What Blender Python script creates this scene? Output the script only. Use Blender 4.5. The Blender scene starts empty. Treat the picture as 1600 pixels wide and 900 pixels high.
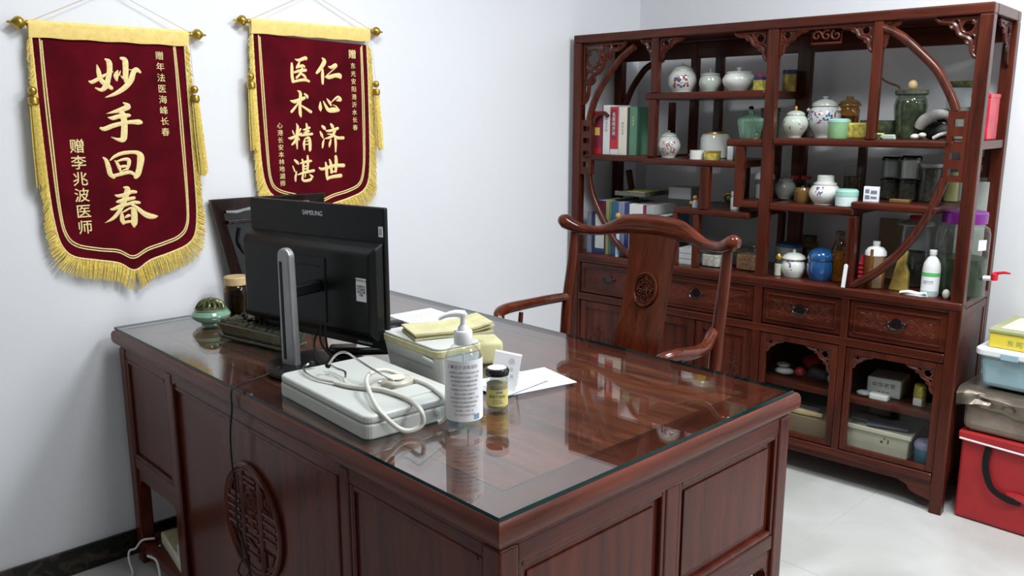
import bpy, bmesh, math, random
from mathutils import Vector, Matrix
random.seed(7)
PI = math.pi
SC = bpy.context.scene
COL = SC.collection

# ------------------------------------------------------------------ camera
YAW, PIT, FPX, CAMH = 0.7604, 0.1987, 1318.4, 1.428
cam_data = bpy.data.cameras.new('camera')
cam_data.sensor_width = 36.0
cam_data.lens = 36.0 * FPX / 1600.0
cam_data.clip_start = 0.05
cam = bpy.data.objects.new('camera', cam_data)
COL.objects.link(cam)
cam.location = (0, 0, CAMH)
cam.rotation_euler = (PI / 2 - PIT, 0, -YAW)
SC.camera = cam

# ------------------------------------------------------------------ world, lights, exposure
world = bpy.data.worlds.new('world')
SC.world = world
world.use_nodes = True
world.node_tree.nodes['Background'].inputs[0].default_value = (0.75, 0.85, 1.0, 1)
world.node_tree.nodes['Background'].inputs[1].default_value = 0.25
SC.view_settings.view_transform = 'Standard'
SC.view_settings.look = 'None'
SC.view_settings.gamma = 1.0
SC.view_settings.use_curve_mapping = False
SC.view_settings.exposure = 0.07

def area(name, loc, sx, sy, power, col=(1, 1, 1), rot=(0, 0, 0)):
    d = bpy.data.lights.new(name, 'AREA')
    d.shape = 'RECTANGLE'; d.size = sx; d.size_y = sy; d.energy = power; d.color = col
    o = bpy.data.objects.new(name, d); COL.objects.link(o)
    o.location = loc; o.rotation_euler = rot
    return o
COOL = (0.93, 0.97, 1.0)
# ceiling panel lamps (their housings are built with the ceiling)
PANELS = [(1.25, 1.45), (2.35, 0.5), (2.2, -0.9), (2.6, -1.9)]
PANEL_POWER = [26, 52, 38, 22]
for (px_, py_), pw in zip(PANELS, PANEL_POWER):
    area('ceiling_panel_light', (px_, py_, 2.765), 0.56, 0.56, pw, COOL)
# daylight from the window in the wall behind the camera
area('window_daylight', (0.4, -2.42, 1.6), 2.2, 1.5, 14, (0.86, 0.93, 1.0), (PI / 2, 0, PI))
# ------------------------------------------------------------------ materials
def nt(name):
    m = bpy.data.materials.new(name); m.use_nodes = True
    t = m.node_tree
    return m, t, t.nodes['Principled BSDF'], t.nodes, t.links

def setp(p, **kw):
    names = dict(rough='Roughness', metal='Metallic', spec='Specular IOR Level', coat='Coat Weight', coatr='Coat Roughness',
                 trans='Transmission Weight', ior='IOR', alpha='Alpha', sheen='Sheen Weight', sheenr='Sheen Roughness', sss='Subsurface Weight')
    for k, v in kw.items():
        p.inputs[names[k]].default_value = v

def plain(name, col, rough=0.5, var=0.06, scale=12.0, bump=0.0, bscale=60.0, **kw):
    m, t, p, N, L = nt(name)
    tc = N.new('ShaderNodeTexCoord')
    nz = N.new('ShaderNodeTexNoise'); nz.inputs['Scale'].default_value = scale; nz.inputs['Detail'].default_value = 4
    L.new(tc.outputs['Object'], nz.inputs['Vector'])
    r = N.new('ShaderNodeValToRGB')
    r.color_ramp.elements[0].position = 0.3; r.color_ramp.elements[1].position = 0.7
    c = Vector(col)
    r.color_ramp.elements[0].color = (*(c * (1 - var)), 1); r.color_ramp.elements[1].color = (*[min(1, x) for x in c * (1 + var)], 1)
    L.new(nz.outputs['Fac'], r.inputs['Fac']); L.new(r.outputs['Color'], p.inputs['Base Color'])
    setp(p, rough=rough, **kw)
    if bump:
        n2 = N.new('ShaderNodeTexNoise'); n2.inputs['Scale'].default_value = bscale; n2.inputs['Detail'].default_value = 3
        L.new(tc.outputs['Object'], n2.inputs['Vector'])
        b = N.new('ShaderNodeBump'); b.inputs['Strength'].default_value = bump; b.inputs['Distance'].default_value = 0.002
        L.new(n2.outputs['Fac'], b.inputs['Height']); L.new(b.outputs['Normal'], p.inputs['Normal'])
    return m

def wood(name, dark, light, axis, rough=0.3, coat=0.35, dist=1.0):
    m, t, p, N, L = nt(name)
    tc = N.new('ShaderNodeTexCoord'); mp = N.new('ShaderNodeMapping')
    s = [14.0, 14.0, 14.0]; s['xyz'.index(axis)] = 1.2
    mp.inputs['Scale'].default_value = s
    L.new(tc.outputs['Object'], mp.inputs['Vector'])
    n1 = N.new('ShaderNodeTexNoise'); n1.inputs['Scale'].default_value = 1.6; n1.inputs['Detail'].default_value = 5; n1.inputs['Distortion'].default_value = 0.8 * dist
    L.new(mp.outputs['Vector'], n1.inputs['Vector'])
    n2 = N.new('ShaderNodeTexNoise'); n2.inputs['Scale'].default_value = 11; n2.inputs['Detail'].default_value = 4
    L.new(mp.outputs['Vector'], n2.inputs['Vector'])
    mx = N.new('ShaderNodeMath'); mx.operation = 'MULTIPLY_ADD'; mx.inputs[1].default_value = 0.35
    L.new(n2.outputs['Fac'], mx.inputs[0]); L.new(n1.outputs['Fac'], mx.inputs[2])
    r = N.new('ShaderNodeValToRGB')
    r.color_ramp.elements[0].position = 0.45; r.color_ramp.elements[1].position = 0.92
    r.color_ramp.elements[0].color = (*dark, 1); r.color_ramp.elements[1].color = (*light, 1)
    L.new(mx.outputs[0], r.inputs['Fac']); L.new(r.outputs['Color'], p.inputs['Base Color'])
    b = N.new('ShaderNodeBump'); b.inputs['Strength'].default_value = 0.12; b.inputs['Distance'].default_value = 0.001
    L.new(n2.outputs['Fac'], b.inputs['Height']); L.new(b.outputs['Normal'], p.inputs['Normal'])
    setp(p, rough=rough, coat=coat, coatr=0.12, spec=0.2)
    return m

def thin_glass(name, tint=(0.96, 0.98, 0.97), ior=1.5, rough=0.0):
    m, t, p, N, L = nt(name)
    N.remove(p)
    out = N['Material Output']
    tr = N.new('ShaderNodeBsdfTransparent'); tr.inputs[0].default_value = (*tint, 1)
    gl = N.new('ShaderNodeBsdfGlossy'); gl.inputs['Roughness'].default_value = rough
    fr = N.new('ShaderNodeFresnel')      # same reflectance from both sides of the sheet
    ge = N.new('ShaderNodeNewGeometry'); ex = N.new('ShaderNodeMath'); ex.operation = 'MULTIPLY_ADD'; ex.inputs[1].default_value = -2; ex.inputs[2].default_value = 1
    pw = N.new('ShaderNodeMath'); pw.operation = 'POWER'; pw.inputs[0].default_value = ior
    L.new(ge.outputs['Backfacing'], ex.inputs[0]); L.new(ex.outputs[0], pw.inputs[1]); L.new(pw.outputs[0], fr.inputs['IOR'])
    mx = N.new('ShaderNodeMixShader')
    L.new(fr.outputs[0], mx.inputs[0]); L.new(tr.outputs[0], mx.inputs[1]); L.new(gl.outputs[0], mx.inputs[2])
    L.new(mx.outputs[0], out.inputs['Surface'])
    return m

def ceramic_print(name, base, cols, zlo, zhi, scale=60.0, size=0.42, side=True, density=0.5, xlo=-1.0, xhi=1.0):
    """glazed ceramic with little painted blossoms in a band on the side facing the room"""
    m, t, p, N, L = nt(name)
    tc = N.new('ShaderNodeTexCoord')
    vo = N.new('ShaderNodeTexVoronoi'); vo.inputs['Scale'].default_value = scale
    L.new(tc.outputs['Object'], vo.inputs['Vector'])
    nz = N.new('ShaderNodeTexNoise'); nz.inputs['Scale'].default_value = scale * 0.35
    L.new(tc.outputs['Object'], nz.inputs['Vector'])
    def math_(op, a, b=None, **k):
        n = N.new('ShaderNodeMath'); n.operation = op
        for i, x in enumerate((a, b)):
            if x is None: continue
            if isinstance(x, (int, float)): n.inputs[i].default_value = x
            else: L.new(x, n.inputs[i])
        return n.outputs[0]
    sep = N.new('ShaderNodeSeparateXYZ'); L.new(tc.outputs['Object'], sep.inputs[0])
    dot = math_('LESS_THAN', vo.outputs['Distance'], size)
    den = math_('GREATER_THAN', nz.outputs['Fac'], density)
    msk = math_('MULTIPLY', dot, den)
    msk = math_('MULTIPLY', msk, math_('GREATER_THAN', sep.outputs[2], zlo))
    msk = math_('MULTIPLY', msk, math_('LESS_THAN', sep.outputs[2], zhi))
    msk = math_('MULTIPLY', msk, math_('GREATER_THAN', sep.outputs[0], xlo))
    msk = math_('MULTIPLY', msk, math_('LESS_THAN', sep.outputs[0], xhi))
    if side:
        msk = math_('MULTIPLY', msk, math_('LESS_THAN', sep.outputs[1], -0.012))
    sc = N.new('ShaderNodeSeparateColor'); L.new(vo.outputs['Color'], sc.inputs[0])
    r = N.new('ShaderNodeValToRGB'); r.color_ramp.interpolation = 'CONSTANT'
    els = r.color_ramp.elements
    els[0].color = (*cols[0], 1); els[0].position = 0
    els[1].color = (*cols[-1], 1); els[1].position = (len(cols) - 1) / len(cols)
    for i, c in enumerate(cols[1:-1], 1):
        e = els.new(i / len(cols)); e.color = (*c, 1)
    L.new(sc.outputs[0], r.inputs['Fac'])
    mix = N.new('ShaderNodeMix'); mix.data_type = 'RGBA'
    mix.inputs[6].default_value = (*base, 1)
    L.new(msk, mix.inputs[0]); L.new(r.outputs['Color'], mix.inputs[7])
    L.new(mix.outputs[2], p.inputs['Base Color'])
    setp(p, rough=0.12, coat=0.5)
    return m

M = {}
CD, CL = (0.026, 0.0048, 0.0026), (0.105, 0.0215, 0.010)
for ax in 'xyz':
    M['cab_' + ax] = wood('cabinet_wood_' + ax, CD, CL, ax, 0.32, 0.12)
    M['desk_' + ax] = wood('desk_wood_' + ax, (0.050, 0.0080, 0.0040), (0.115, 0.0200, 0.0095), ax, 0.25, 0.10)
M['desk_top'] = wood('desk_top_wood', (0.045, 0.010, 0.005), (0.26, 0.075, 0.036), 'y', 0.4, 0.0, 2.0)
M['desk_frame_x'] = wood('desk_frame_wood_x', (0.045, 0.008, 0.004), (0.16, 0.034, 0.016), 'x', 0.3, 0.1)
M['desk_frame_y'] = wood('desk_frame_wood_y', (0.045, 0.008, 0.004), (0.16, 0.034, 0.016), 'y', 0.3, 0.1)
M['chair'] = wood('chair_wood', (0.028, 0.0045, 0.0022), (0.125, 0.024, 0.009), 'z', 0.18, 0.4)
M['chair_y'] = wood('chair_wood_y', (0.034, 0.0055, 0.0025), (0.150, 0.030, 0.011), 'y', 0.18, 0.4)
M['darkwood'] = wood('ebony_wood', (0.006, 0.003, 0.0025), (0.022, 0.009, 0.006), 'z', 0.22, 0.3)
M['groove'] = plain('dark_joint', (0.012, 0.004, 0.003), 0.7)
M['glass'] = thin_glass('table_glass', (0.96, 0.985, 0.975), 2.35)
M['clear'] = thin_glass('jar_glass', (0.86, 0.89, 0.88), 1.45)
M['clear2'] = thin_glass('clear_plastic', (0.95, 0.965, 0.97), 1.4)
M['doorglass'] = thin_glass('door_glass', (0.93, 0.94, 0.93), 1.28)
M['amberglass'] = thin_glass('amber_glass', (0.75, 0.5, 0.2), 1.45)
M['greenglass'] = thin_glass('green_glass', (0.62, 0.70, 0.58), 1.6)
M['glassedge'] = plain('glass_edge', (0.0008, 0.032, 0.034), 0.1, 0.1, spec=0.12)
M['wall'] = plain('wall_paint', (0.78, 0.79, 0.815), 0.6, 0.012, 1.3, 0.05, 90)
M['wall_dim'] = plain('unseen_wall_darkened', (0.30, 0.29, 0.28), 0.7, 0.03, 1.3)  # unseen walls coloured darker to cut reflected haze and frontal fill
M['ceiling'] = plain('ceiling_paint', (0.78, 0.79, 0.81), 0.8, 0.01)
M['white_metal'] = plain('white_enamel', (0.75, 0.75, 0.75), 0.4)
M['grout'] = plain('grout', (0.42, 0.42, 0.41), 0.8)
M['gold'] = plain('gold_brass', (0.50, 0.33, 0.06), 0.3, 0.2, 30, metal=0.85)
M['goldsatin'] = plain('gold_satin', (0.95, 0.68, 0.21), 0.55, 0.10, 60, 0.3, 300, sheen=0.3)
M['goldthread'] = plain('gold_thread', (0.90, 0.69, 0.31), 0.5, 0.16, 260, 0.5, 500)
M['fringe'] = plain('fringe_thread', (0.98, 0.66, 0.16), 0.6, 0.28, 150)
M['velvet'] = plain('red_velvet', (0.085, 0.0015, 0.006), 0.9, 0.35, 9, 0.2, 200, sheen=0.06, sheenr=0.3, spec=0.1)
M['string'] = plain('string', (0.62, 0.50, 0.36), 0.8)
M['black'] = plain('black_plastic', (0.005, 0.005, 0.0055), 0.36, 0.15, 40, 0.1, 700, spec=0.25)
M['blackgloss'] = plain('black_gloss', (0.008, 0.008, 0.009), 0.12)
M['rubber'] = plain('black_rubber', (0.005, 0.005, 0.005), 0.5, spec=0.25)
M['grey_metal'] = plain('grey_brushed_metal', (0.30, 0.30, 0.30), 0.38, 0.08, 30, metal=0.6)
M['chrome'] = plain('chrome', (0.62, 0.60, 0.58), 0.12, 0.05, metal=1.0)
M['silver'] = plain('silver_plastic', (0.45, 0.45, 0.47), 0.25, 0.05, metal=0.3)
M['whiteplastic'] = plain('white_plastic', (0.49, 0.505, 0.475), 0.4, 0.03)
M['pumpwhite'] = plain('pump_white', (0.82, 0.82, 0.82), 0.3, 0.02)
M['cream'] = plain('cream_plastic', (0.66, 0.64, 0.50), 0.42, 0.05)
M['beige'] = plain('aged_beige_plastic', (0.40, 0.38, 0.31), 0.4, 0.08)
M['tube'] = plain('stethoscope_tube', (0.56, 0.55, 0.49), 0.35, 0.04)
M['paper'] = plain('paper', (0.78, 0.79, 0.82), 0.7, 0.02)
M['yellowpaper'] = plain('yellowed_paper', (0.50, 0.465, 0.255), 0.65, 0.14, 25, 0.3, 60)
M['label'] = plain('label_paper', (0.80, 0.81, 0.82), 0.5, 0.01)
M['ink'] = plain('ink', (0.03, 0.03, 0.035), 0.6)
M['inkgrey'] = plain('ink_grey', (0.28, 0.29, 0.33), 0.6)
M['inkwhite'] = plain('ink_white', (0.75, 0.75, 0.75), 0.5)
M['inkred'] = plain('ink_red', (0.6, 0.05, 0.06), 0.6)
M['inkteal'] = plain('ink_teal', (0.02, 0.35, 0.33), 0.6)
M['inkblue'] = plain('ink_blue', (0.18, 0.30, 0.42), 0.6)
M['inkgold'] = plain('ink_gold', (0.6, 0.42, 0.1), 0.5)
M['yellowlabel'] = plain('yellow_label', (0.62, 0.55, 0.16), 0.55, 0.06)
M['powder'] = plain('powder', (0.42, 0.36, 0.20), 0.9, 0.2, 80)
M['celadon'] = plain('celadon_glaze', (0.16, 0.30, 0.21), 0.1, 0.14, 30, coat=0.6)
M['darkglaze'] = plain('dark_green_glaze', (0.042, 0.056, 0.030), 0.10, 0.5, 60, 0.35, 90, coat=0.8)
M['mossy'] = plain('mossy_soil', (0.055, 0.055, 0.030), 0.45, 0.5, 60, 1.0, 120)
M['bronze'] = plain('greenish_bronze', (0.10, 0.11, 0.045), 0.3, 0.5, 60, metal=0.5)
M['cork'] = plain('pale_wood_lid', (0.55, 0.40, 0.20), 0.55, 0.12, 30)
M['darkpaste'] = plain('dark_paste', (0.004, 0.003, 0.002), 0.6, spec=0.1)
M['porcelain'] = plain('white_porcelain', (0.62, 0.64, 0.60), 0.12, 0.04, 14, coat=0.5)
M['greyporc'] = plain('greyish_porcelain', (0.42, 0.45, 0.40), 0.15, 0.07, 20, coat=0.5)
M['blueglaze'] = plain('blue_glaze', (0.012, 0.07, 0.20), 0.12, 0.15, 20, coat=0.6)
M['mint'] = plain('mint_plastic', (0.30, 0.55, 0.46), 0.35)
M['mintwhite'] = plain('mint_white_tub', (0.58, 0.68, 0.66), 0.35)
M['greentub'] = plain('green_tub', (0.22, 0.40, 0.20), 0.35, 0.12)
M['brownglaze'] = plain('brown_glaze', (0.16, 0.085, 0.025), 0.2, 0.2, 30)
M['redtin'] = plain('red_tin', (0.45, 0.02, 0.025), 0.3, 0.2, 30)
M['redfoil'] = plain('red_print_box', (0.50, 0.02, 0.04), 0.3, 0.35, 22)
M['redbag'] = plain('red_bag_fabric', (0.36, 0.012, 0.016), 0.55, 0.12, 8, 0.25, 220)
M['whitetrim'] = plain('white_trim', (0.7, 0.62, 0.62), 0.4)
M['canvas'] = plain('brown_grey_canvas', (0.24, 0.19, 0.145), 0.8, 0.12, 30, 0.3, 300)
M['foil'] = plain('bronze_foil', (0.20, 0.165, 0.13), 0.28, 0.2, 20, metal=0.7)
M['bluebin'] = plain('pale_blue_bin', (0.30, 0.45, 0.50), 0.4, 0.03)
M['binlid'] = plain('white_bin_lid', (0.74, 0.76, 0.76), 0.35, 0.02)
M['yellowtin'] = plain('yellow_tin', (0.72, 0.58, 0.06), 0.35, 0.06)
M['olive'] = plain('olive_lid', (0.34, 0.36, 0.17), 0.4, 0.1)
M['yellowgold'] = plain('gold_wrap', (0.50, 0.42, 0.08), 0.3, 0.5, 70, metal=0.3)
M['goldcard'] = plain('gold_card', (0.42, 0.30, 0.07), 0.35, 0.3, 40, metal=0.4)
M['darkstuff'] = plain('dark_bundle', (0.022, 0.022, 0.022), 0.6, 0.5, 30)
M['greybundle'] = plain('grey_bundle', (0.27, 0.26, 0.24), 0.6, 0.35, 30)
M['herb'] = plain('dried_herb', (0.16, 0.12, 0.05), 0.9, 0.5, 70, 0.8, 90)
M['herbgreen'] = plain('green_herb_liquor', (0.022, 0.036, 0.013), 0.35, 0.5, 35)
M['cloudyherb'] = plain('cloudy_herb', (0.075, 0.085, 0.055), 0.7, 0.6, 40, 0.8, 60)
M['herbdark'] = plain('dark_dried_herb', (0.05, 0.045, 0.035), 0.85, 0.6, 60, 0.8, 90)
M['herbpale'] = plain('pale_slices', (0.55, 0.52, 0.45), 0.8, 0.3, 80, 0.8, 90)
M['herbred'] = plain('rusty_herb', (0.26, 0.13, 0.07), 0.85, 0.4, 90, 0.8, 90)
M['purple'] = plain('purple_lid', (0.16, 0.012, 0.19), 0.3)
M['redtap'] = plain('red_plastic', (0.55, 0.01, 0.03), 0.3)
M['bookred'] = plain('red_cover', (0.42, 0.012, 0.02), 0.35)
M['bookmaroon'] = plain('maroon_cover', (0.17, 0.012, 0.035), 0.4)
M['bookwhite'] = plain('white_cover', (0.62, 0.62, 0.60), 0.45)
M['bookcream'] = plain('cream_cover', (0.64, 0.60, 0.50), 0.5)
M['bookgreen'] = plain('green_cover', (0.08, 0.19, 0.12), 0.45)
M['bookblue'] = plain('blue_cover', (0.02, 0.08, 0.17), 0.4)
M['booknavy'] = plain('navy_cover', (0.015, 0.03, 0.13), 0.4)
M['bookslate'] = plain('slate_cover', (0.19, 0.21, 0.30), 0.45)
M['bookteal'] = plain('dark_teal_cover', (0.02, 0.06, 0.075), 0.45)
M['bookolive'] = plain('olive_gold_cover', (0.30, 0.27, 0.10), 0.45)
M['pages'] = plain('book_pages', (0.55, 0.53, 0.46), 0.8)
M['cardboard'] = plain('cardboard', (0.22, 0.15, 0.085), 0.8, 0.1)
M['greyplastic'] = plain('grey_clear_tub', (0.33, 0.35, 0.34), 0.25, 0.1)
M['tealplastic'] = plain('teal_plastic', (0.03, 0.17, 0.25), 0.35)
M['lilac'] = plain('lilac_lid', (0.24, 0.22, 0.36), 0.4)
M['orange'] = plain('orange_plastic', (0.6, 0.30, 0.03), 0.4)
M['bluewhite'] = plain('blue_white_figure', (0.42, 0.52, 0.62), 0.3, 0.3, 80)
M['amberpill'] = plain('amber_bottle', (0.22, 0.075, 0.02), 0.12, 0.2)
M['bottlewhite'] = plain('white_bottle', (0.72, 0.73, 0.71), 0.35)
M['bandgreen'] = plain('green_band', (0.10, 0.45, 0.14), 0.45)
M['smoke'] = plain('dusky_lid', (0.03, 0.03, 0.032), 0.4)
M['jade'] = plain('pale_jade', (0.36, 0.42, 0.33), 0.3)
M['liquid'] = thin_glass('clear_liquid', (0.90, 0.93, 0.95), 1.2)
BLUE, RED, GRN, ORG = (0.02, 0.06, 0.22), (0.40, 0.03, 0.06), (0.04, 0.16, 0.10), (0.5, 0.16, 0.04)
M['print1'] = ceramic_print('porcelain_blue_red_blossoms', (0.60, 0.60, 0.55), [BLUE, (0.03, 0.16, 0.25), (0.25, 0.03, 0.07), ORG], 0.02, 0.075, 95, 0.6, density=0.40, xlo=-0.012, xhi=.05)
M['print2'] = ceramic_print('porcelain_orange_flowers', (0.58, 0.58, 0.54), [ORG, (0.04, 0.07, 0.1), RED, (0.08, 0.1, 0.08)], 0.015, 0.085, 130, 0.5, density=0.50)
M['print3'] = ceramic_print('porcelain_blue_branch', (0.52, 0.55, 0.52), [BLUE, BLUE, RED, (0.02, 0.09, 0.2)], 0.055, 0.105, 100, 0.55, density=0.45)
M['print4'] = ceramic_print('porcelain_sparse_sprig', (0.50, 0.54, 0.46), [ORG, (0.12, 0.2, 0.1)], 0.03, 0.065, 120, 0.5, density=0.58)
M['print5'] = ceramic_print('porcelain_small_blue_mark', (0.64, 0.64, 0.60), [BLUE, RED, BLUE], 0.03, 0.07, 170, 0.55, density=0.5, xlo=-0.016, xhi=0.014)

def floor_tile_mat():
    m, t, p, N, L = nt('floor_tile')
    g = N.new('ShaderNodeNewGeometry')
    n1 = N.new('ShaderNodeTexNoise'); n1.inputs['Scale'].default_value = 2.2; n1.inputs['Detail'].default_value = 7; n1.inputs['Distortion'].default_value = 0.9
    L.new(g.outputs['Position'], n1.inputs['Vector'])
    r = N.new('ShaderNodeValToRGB'); r.color_ramp.elements[0].position = 0.32; r.color_ramp.elements[1].position = 0.72
    r.color_ramp.elements[0].color = (0.43, 0.425, 0.40, 1); r.color_ramp.elements[1].color = (0.58, 0.58, 0.56, 1)
    L.new(n1.outputs['Fac'], r.inputs['Fac']); L.new(r.outputs['Color'], p.inputs['Base Color'])
    setp(p, rough=0.32, spec=0.4)
    return m
M['tile'] = floor_tile_mat()

def marble():
    m, t, p, N, L = nt('black_marble')
    g = N.new('ShaderNodeNewGeometry')
    n1 = N.new('ShaderNodeTexNoise'); n1.inputs['Scale'].default_value = 16; n1.inputs['Detail'].default_value = 8; n1.inputs['Distortion'].default_value = 1.2
    L.new(g.outputs['Position'], n1.inputs['Vector'])
    r = N.new('ShaderNodeValToRGB'); r.color_ramp.elements[0].position = 0.5; r.color_ramp.elements[1].position = 0.78
    r.color_ramp.elements[0].color = (0.006, 0.006, 0.005, 1); r.color_ramp.elements[1].color = (0.085, 0.065, 0.038, 1)
    L.new(n1.outputs['Fac'], r.inputs['Fac']); L.new(r.outputs['Color'], p.inputs['Base Color'])
    setp(p, rough=0.18)
    return m
M['marble'] = marble()
m_, t_, p_, N_, L_ = nt('panel_diffuser')
p_.inputs['Emission Color'].default_value = (0.95, 0.98, 1, 1); p_.inputs['Emission Strength'].default_value = 3.0
M['diffuser'] = m_
# ------------------------------------------------------------------ mesh helpers
class B:
    """collects verts and faces for one part"""
    def __init__(s): s.v = []; s.f = []; s.mi = []; s.cur = 0
    def add(s, vs, fs):
        o = len(s.v); s.v += [tuple(v) for v in vs]
        for f in fs: s.f.append([i + o for i in f]); s.mi.append(s.cur)
        return s
    def box(s, x0, x1, y0, y1, z0, z1, taper=0.0):
        t = taper
        vs = [(x0 + t, y0 + t, z0), (x1 - t, y0 + t, z0), (x1 - t, y1 - t, z0), (x0 + t, y1 - t, z0), (x0, y0, z1), (x1, y0, z1), (x1, y1, z1), (x0, y1, z1)]
        return s.add(vs, [(0, 3, 2, 1), (4, 5, 6, 7), (0, 1, 5, 4), (1, 2, 6, 5), (2, 3, 7, 6), (3, 0, 4, 7)])
    def lathe(s, prof, c=(0, 0, 0), n=32, sx=1.0, sy=1.0):
        vs = []; fs = []; k = len(prof)
        for (r, z) in prof:
            for i in range(n):
                a = 2 * PI * i / n
                vs.append((c[0] + r * sx * math.cos(a), c[1] + r * sy * math.sin(a), c[2] + z))
        for j in range(k - 1):
            for i in range(n):
                i2 = (i + 1) % n
                fs.append((j * n + i, j * n + i2, (j + 1) * n + i2, (j + 1) * n + i))
        if prof[0][0] > 1e-6: fs.append(tuple(reversed(range(n))))
        if prof[-1][0] > 1e-6: fs.append(tuple(range((k - 1) * n, k * n)))
        return s.add(vs, fs)
    def sweep(s, pts, rad, n=8, closed=False, rb=None, up=None, seg=0):
        """tube along pts; rad (and rb, the half-size along the binormal) scalar or list"""
        pts = [Vector(p) for p in pts]
        m = len(pts)
        ra = list(rad) if hasattr(rad, '__len__') else [rad] * m
        rbb = ra if rb is None else (list(rb) if hasattr(rb, '__len__') else [rb] * m)
        if seg:
            pts, ra, rbb = smooth_path(pts, ra, rbb, seg, closed); m = len(pts)
        vs = []; nrm = None
        for i in range(m):
            if closed: t = pts[(i + 1) % m] - pts[i - 1]
            else: t = pts[min(i + 1, m - 1)] - pts[max(i - 1, 0)]
            t.normalize()
            if up is not None: nrm = Vector(up) - t * t.dot(Vector(up))
            elif nrm is None:
                u = Vector((0, 0, 1)) if abs(t.z) < 0.9 else Vector((1, 0, 0))
                nrm = u - t * t.dot(u)
            else: nrm = nrm - t * t.dot(nrm)
            nrm.normalize(); bi = t.cross(nrm)
            for j in range(n):
                a = 2 * PI * (j + 0.5) / n
                vs.append(pts[i] + nrm * (ra[i] * math.cos(a)) + bi * (rbb[i] * math.sin(a)))
        fs = []
        for i in range(m if closed else m - 1):
            i2 = (i + 1) % m
            for j in range(n):
                j2 = (j + 1) % n
                fs.append((i * n + j, i * n + j2, i2 * n + j2, i2 * n + j))
        if not closed:
            fs.append(tuple(reversed(range(n)))); fs.append(tuple(range((m - 1) * n, m * n)))
        return s.add(vs, fs)
    def prism(s, poly, ax, a0, a1):
        """extrude a 2D polygon along axis ax between a0 and a1 (poly in the other two axes)"""
        def P(p, a):
            if ax == 'x': return (a, p[0], p[1])
            if ax == 'y': return (p[0], a, p[1])
            return (p[0], p[1], a)
        n = len(poly)
        vs = [P(p, a0) for p in poly] + [P(p, a1) for p in poly]
        fs = [tuple(range(n)), tuple(reversed(range(n, 2 * n)))]
        fs += [(i, n + i, n + (i + 1) % n, (i + 1) % n) for i in range(n)]
        return s.add(vs, fs)
    def ball(s, c, r, n=12, k=7, sx=1, sy=1, sz=1):
        prof = [(max(r * math.sin(PI * j / k), 0.0), -r * sz * math.cos(PI * j / k)) for j in range(k + 1)]
        prof[0] = (0, -r * sz); prof[-1] = (0, r * sz)
        return s.lathe([(max(a, 1e-5), b) for a, b in prof], c, n, sx, sy)
    def xf(s, mat, start=0):
        for i in range(start, len(s.v)): s.v[i] = tuple(mat @ Vector(s.v[i]))
        return s

def cr(p0, p1, p2, p3, t):
    return 0.5 * ((2 * p1) + (p2 - p0) * t + (2 * p0 - 5 * p1 + 4 * p2 - p3) * t * t + (3 * p1 - p0 - 3 * p2 + p3) * t ** 3)
def smooth_path(pts, ra, rb, seg, closed=False):
    n = len(pts); P = []; A = []; Bv = []
    rng = n if closed else n - 1
    g = (lambda L, i: L[i % n]) if closed else (lambda L, i: L[max(0, min(n - 1, i))])
    for i in range(rng):
        for k in range(seg):
            t = k / seg
            P.append(cr(g(pts, i - 1), g(pts, i), g(pts, i + 1), g(pts, i + 2), t))
            A.append(cr(g(ra, i - 1), g(ra, i), g(ra, i + 1), g(ra, i + 2), t))
            Bv.append(cr(g(rb, i - 1), g(rb, i), g(rb, i + 1), g(rb, i + 2), t))
    if not closed: P.append(pts[-1]); A.append(ra[-1]); Bv.append(rb[-1])
    return P, A, Bv

def mk(name, b, mat, parent=None, loc=None, rot=None, bevel=0.0, seg=2, smooth=None, fix=True):
    me = bpy.data.meshes.new(name)
    me.from_pydata(b.v, [], b.f)
    mats = mat if isinstance(mat, (list, tuple)) else [mat]
    for m in mats: me.materials.append(M[m] if isinstance(m, str) else m)
    if len(mats) > 1:
        for p, i in zip(me.polygons, b.mi): p.material_index = i
    bm = bmesh.new(); bm.from_mesh(me)
    if fix: bmesh.ops.recalc_face_normals(bm, faces=bm.faces)
    if bevel:
        ed = [e for e in bm.edges if len(e.link_faces) == 2 and e.calc_face_angle(0) > 0.6]
        if ed: bmesh.ops.bevel(bm, geom=ed, offset=bevel, segments=seg, profile=0.5, affect='EDGES', clamp_overlap=True)
    bm.to_mesh(me); bm.free()
    if smooth is None: smooth = not bevel
    if smooth:
        me.polygons.foreach_set('use_smooth', [True] * len(me.polygons))
        me.set_sharp_from_angle(angle=0.65)
    o = bpy.data.objects.new(name, me); COL.objects.link(o)
    if parent is not None: o.parent = parent
    if loc is not None: o.location = loc
    if rot is not None: o.rotation_euler = rot
    return o

def tag(o, label=None, cat=None, group=None, kind=None):
    if label: o['label'] = label
    if cat: o['category'] = cat
    if group: o['group'] = group
    if kind: o['kind'] = kind
    return o
def thing(name, label, cat, loc, rz=0.0, group=None, rot=None):
    o = bpy.data.objects.new(name, None); o.empty_display_size = 0.05
    COL.objects.link(o); o.location = loc; o.rotation_euler = rot if rot else (0, 0, rz)
    return tag(o, label, cat, group)

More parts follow.
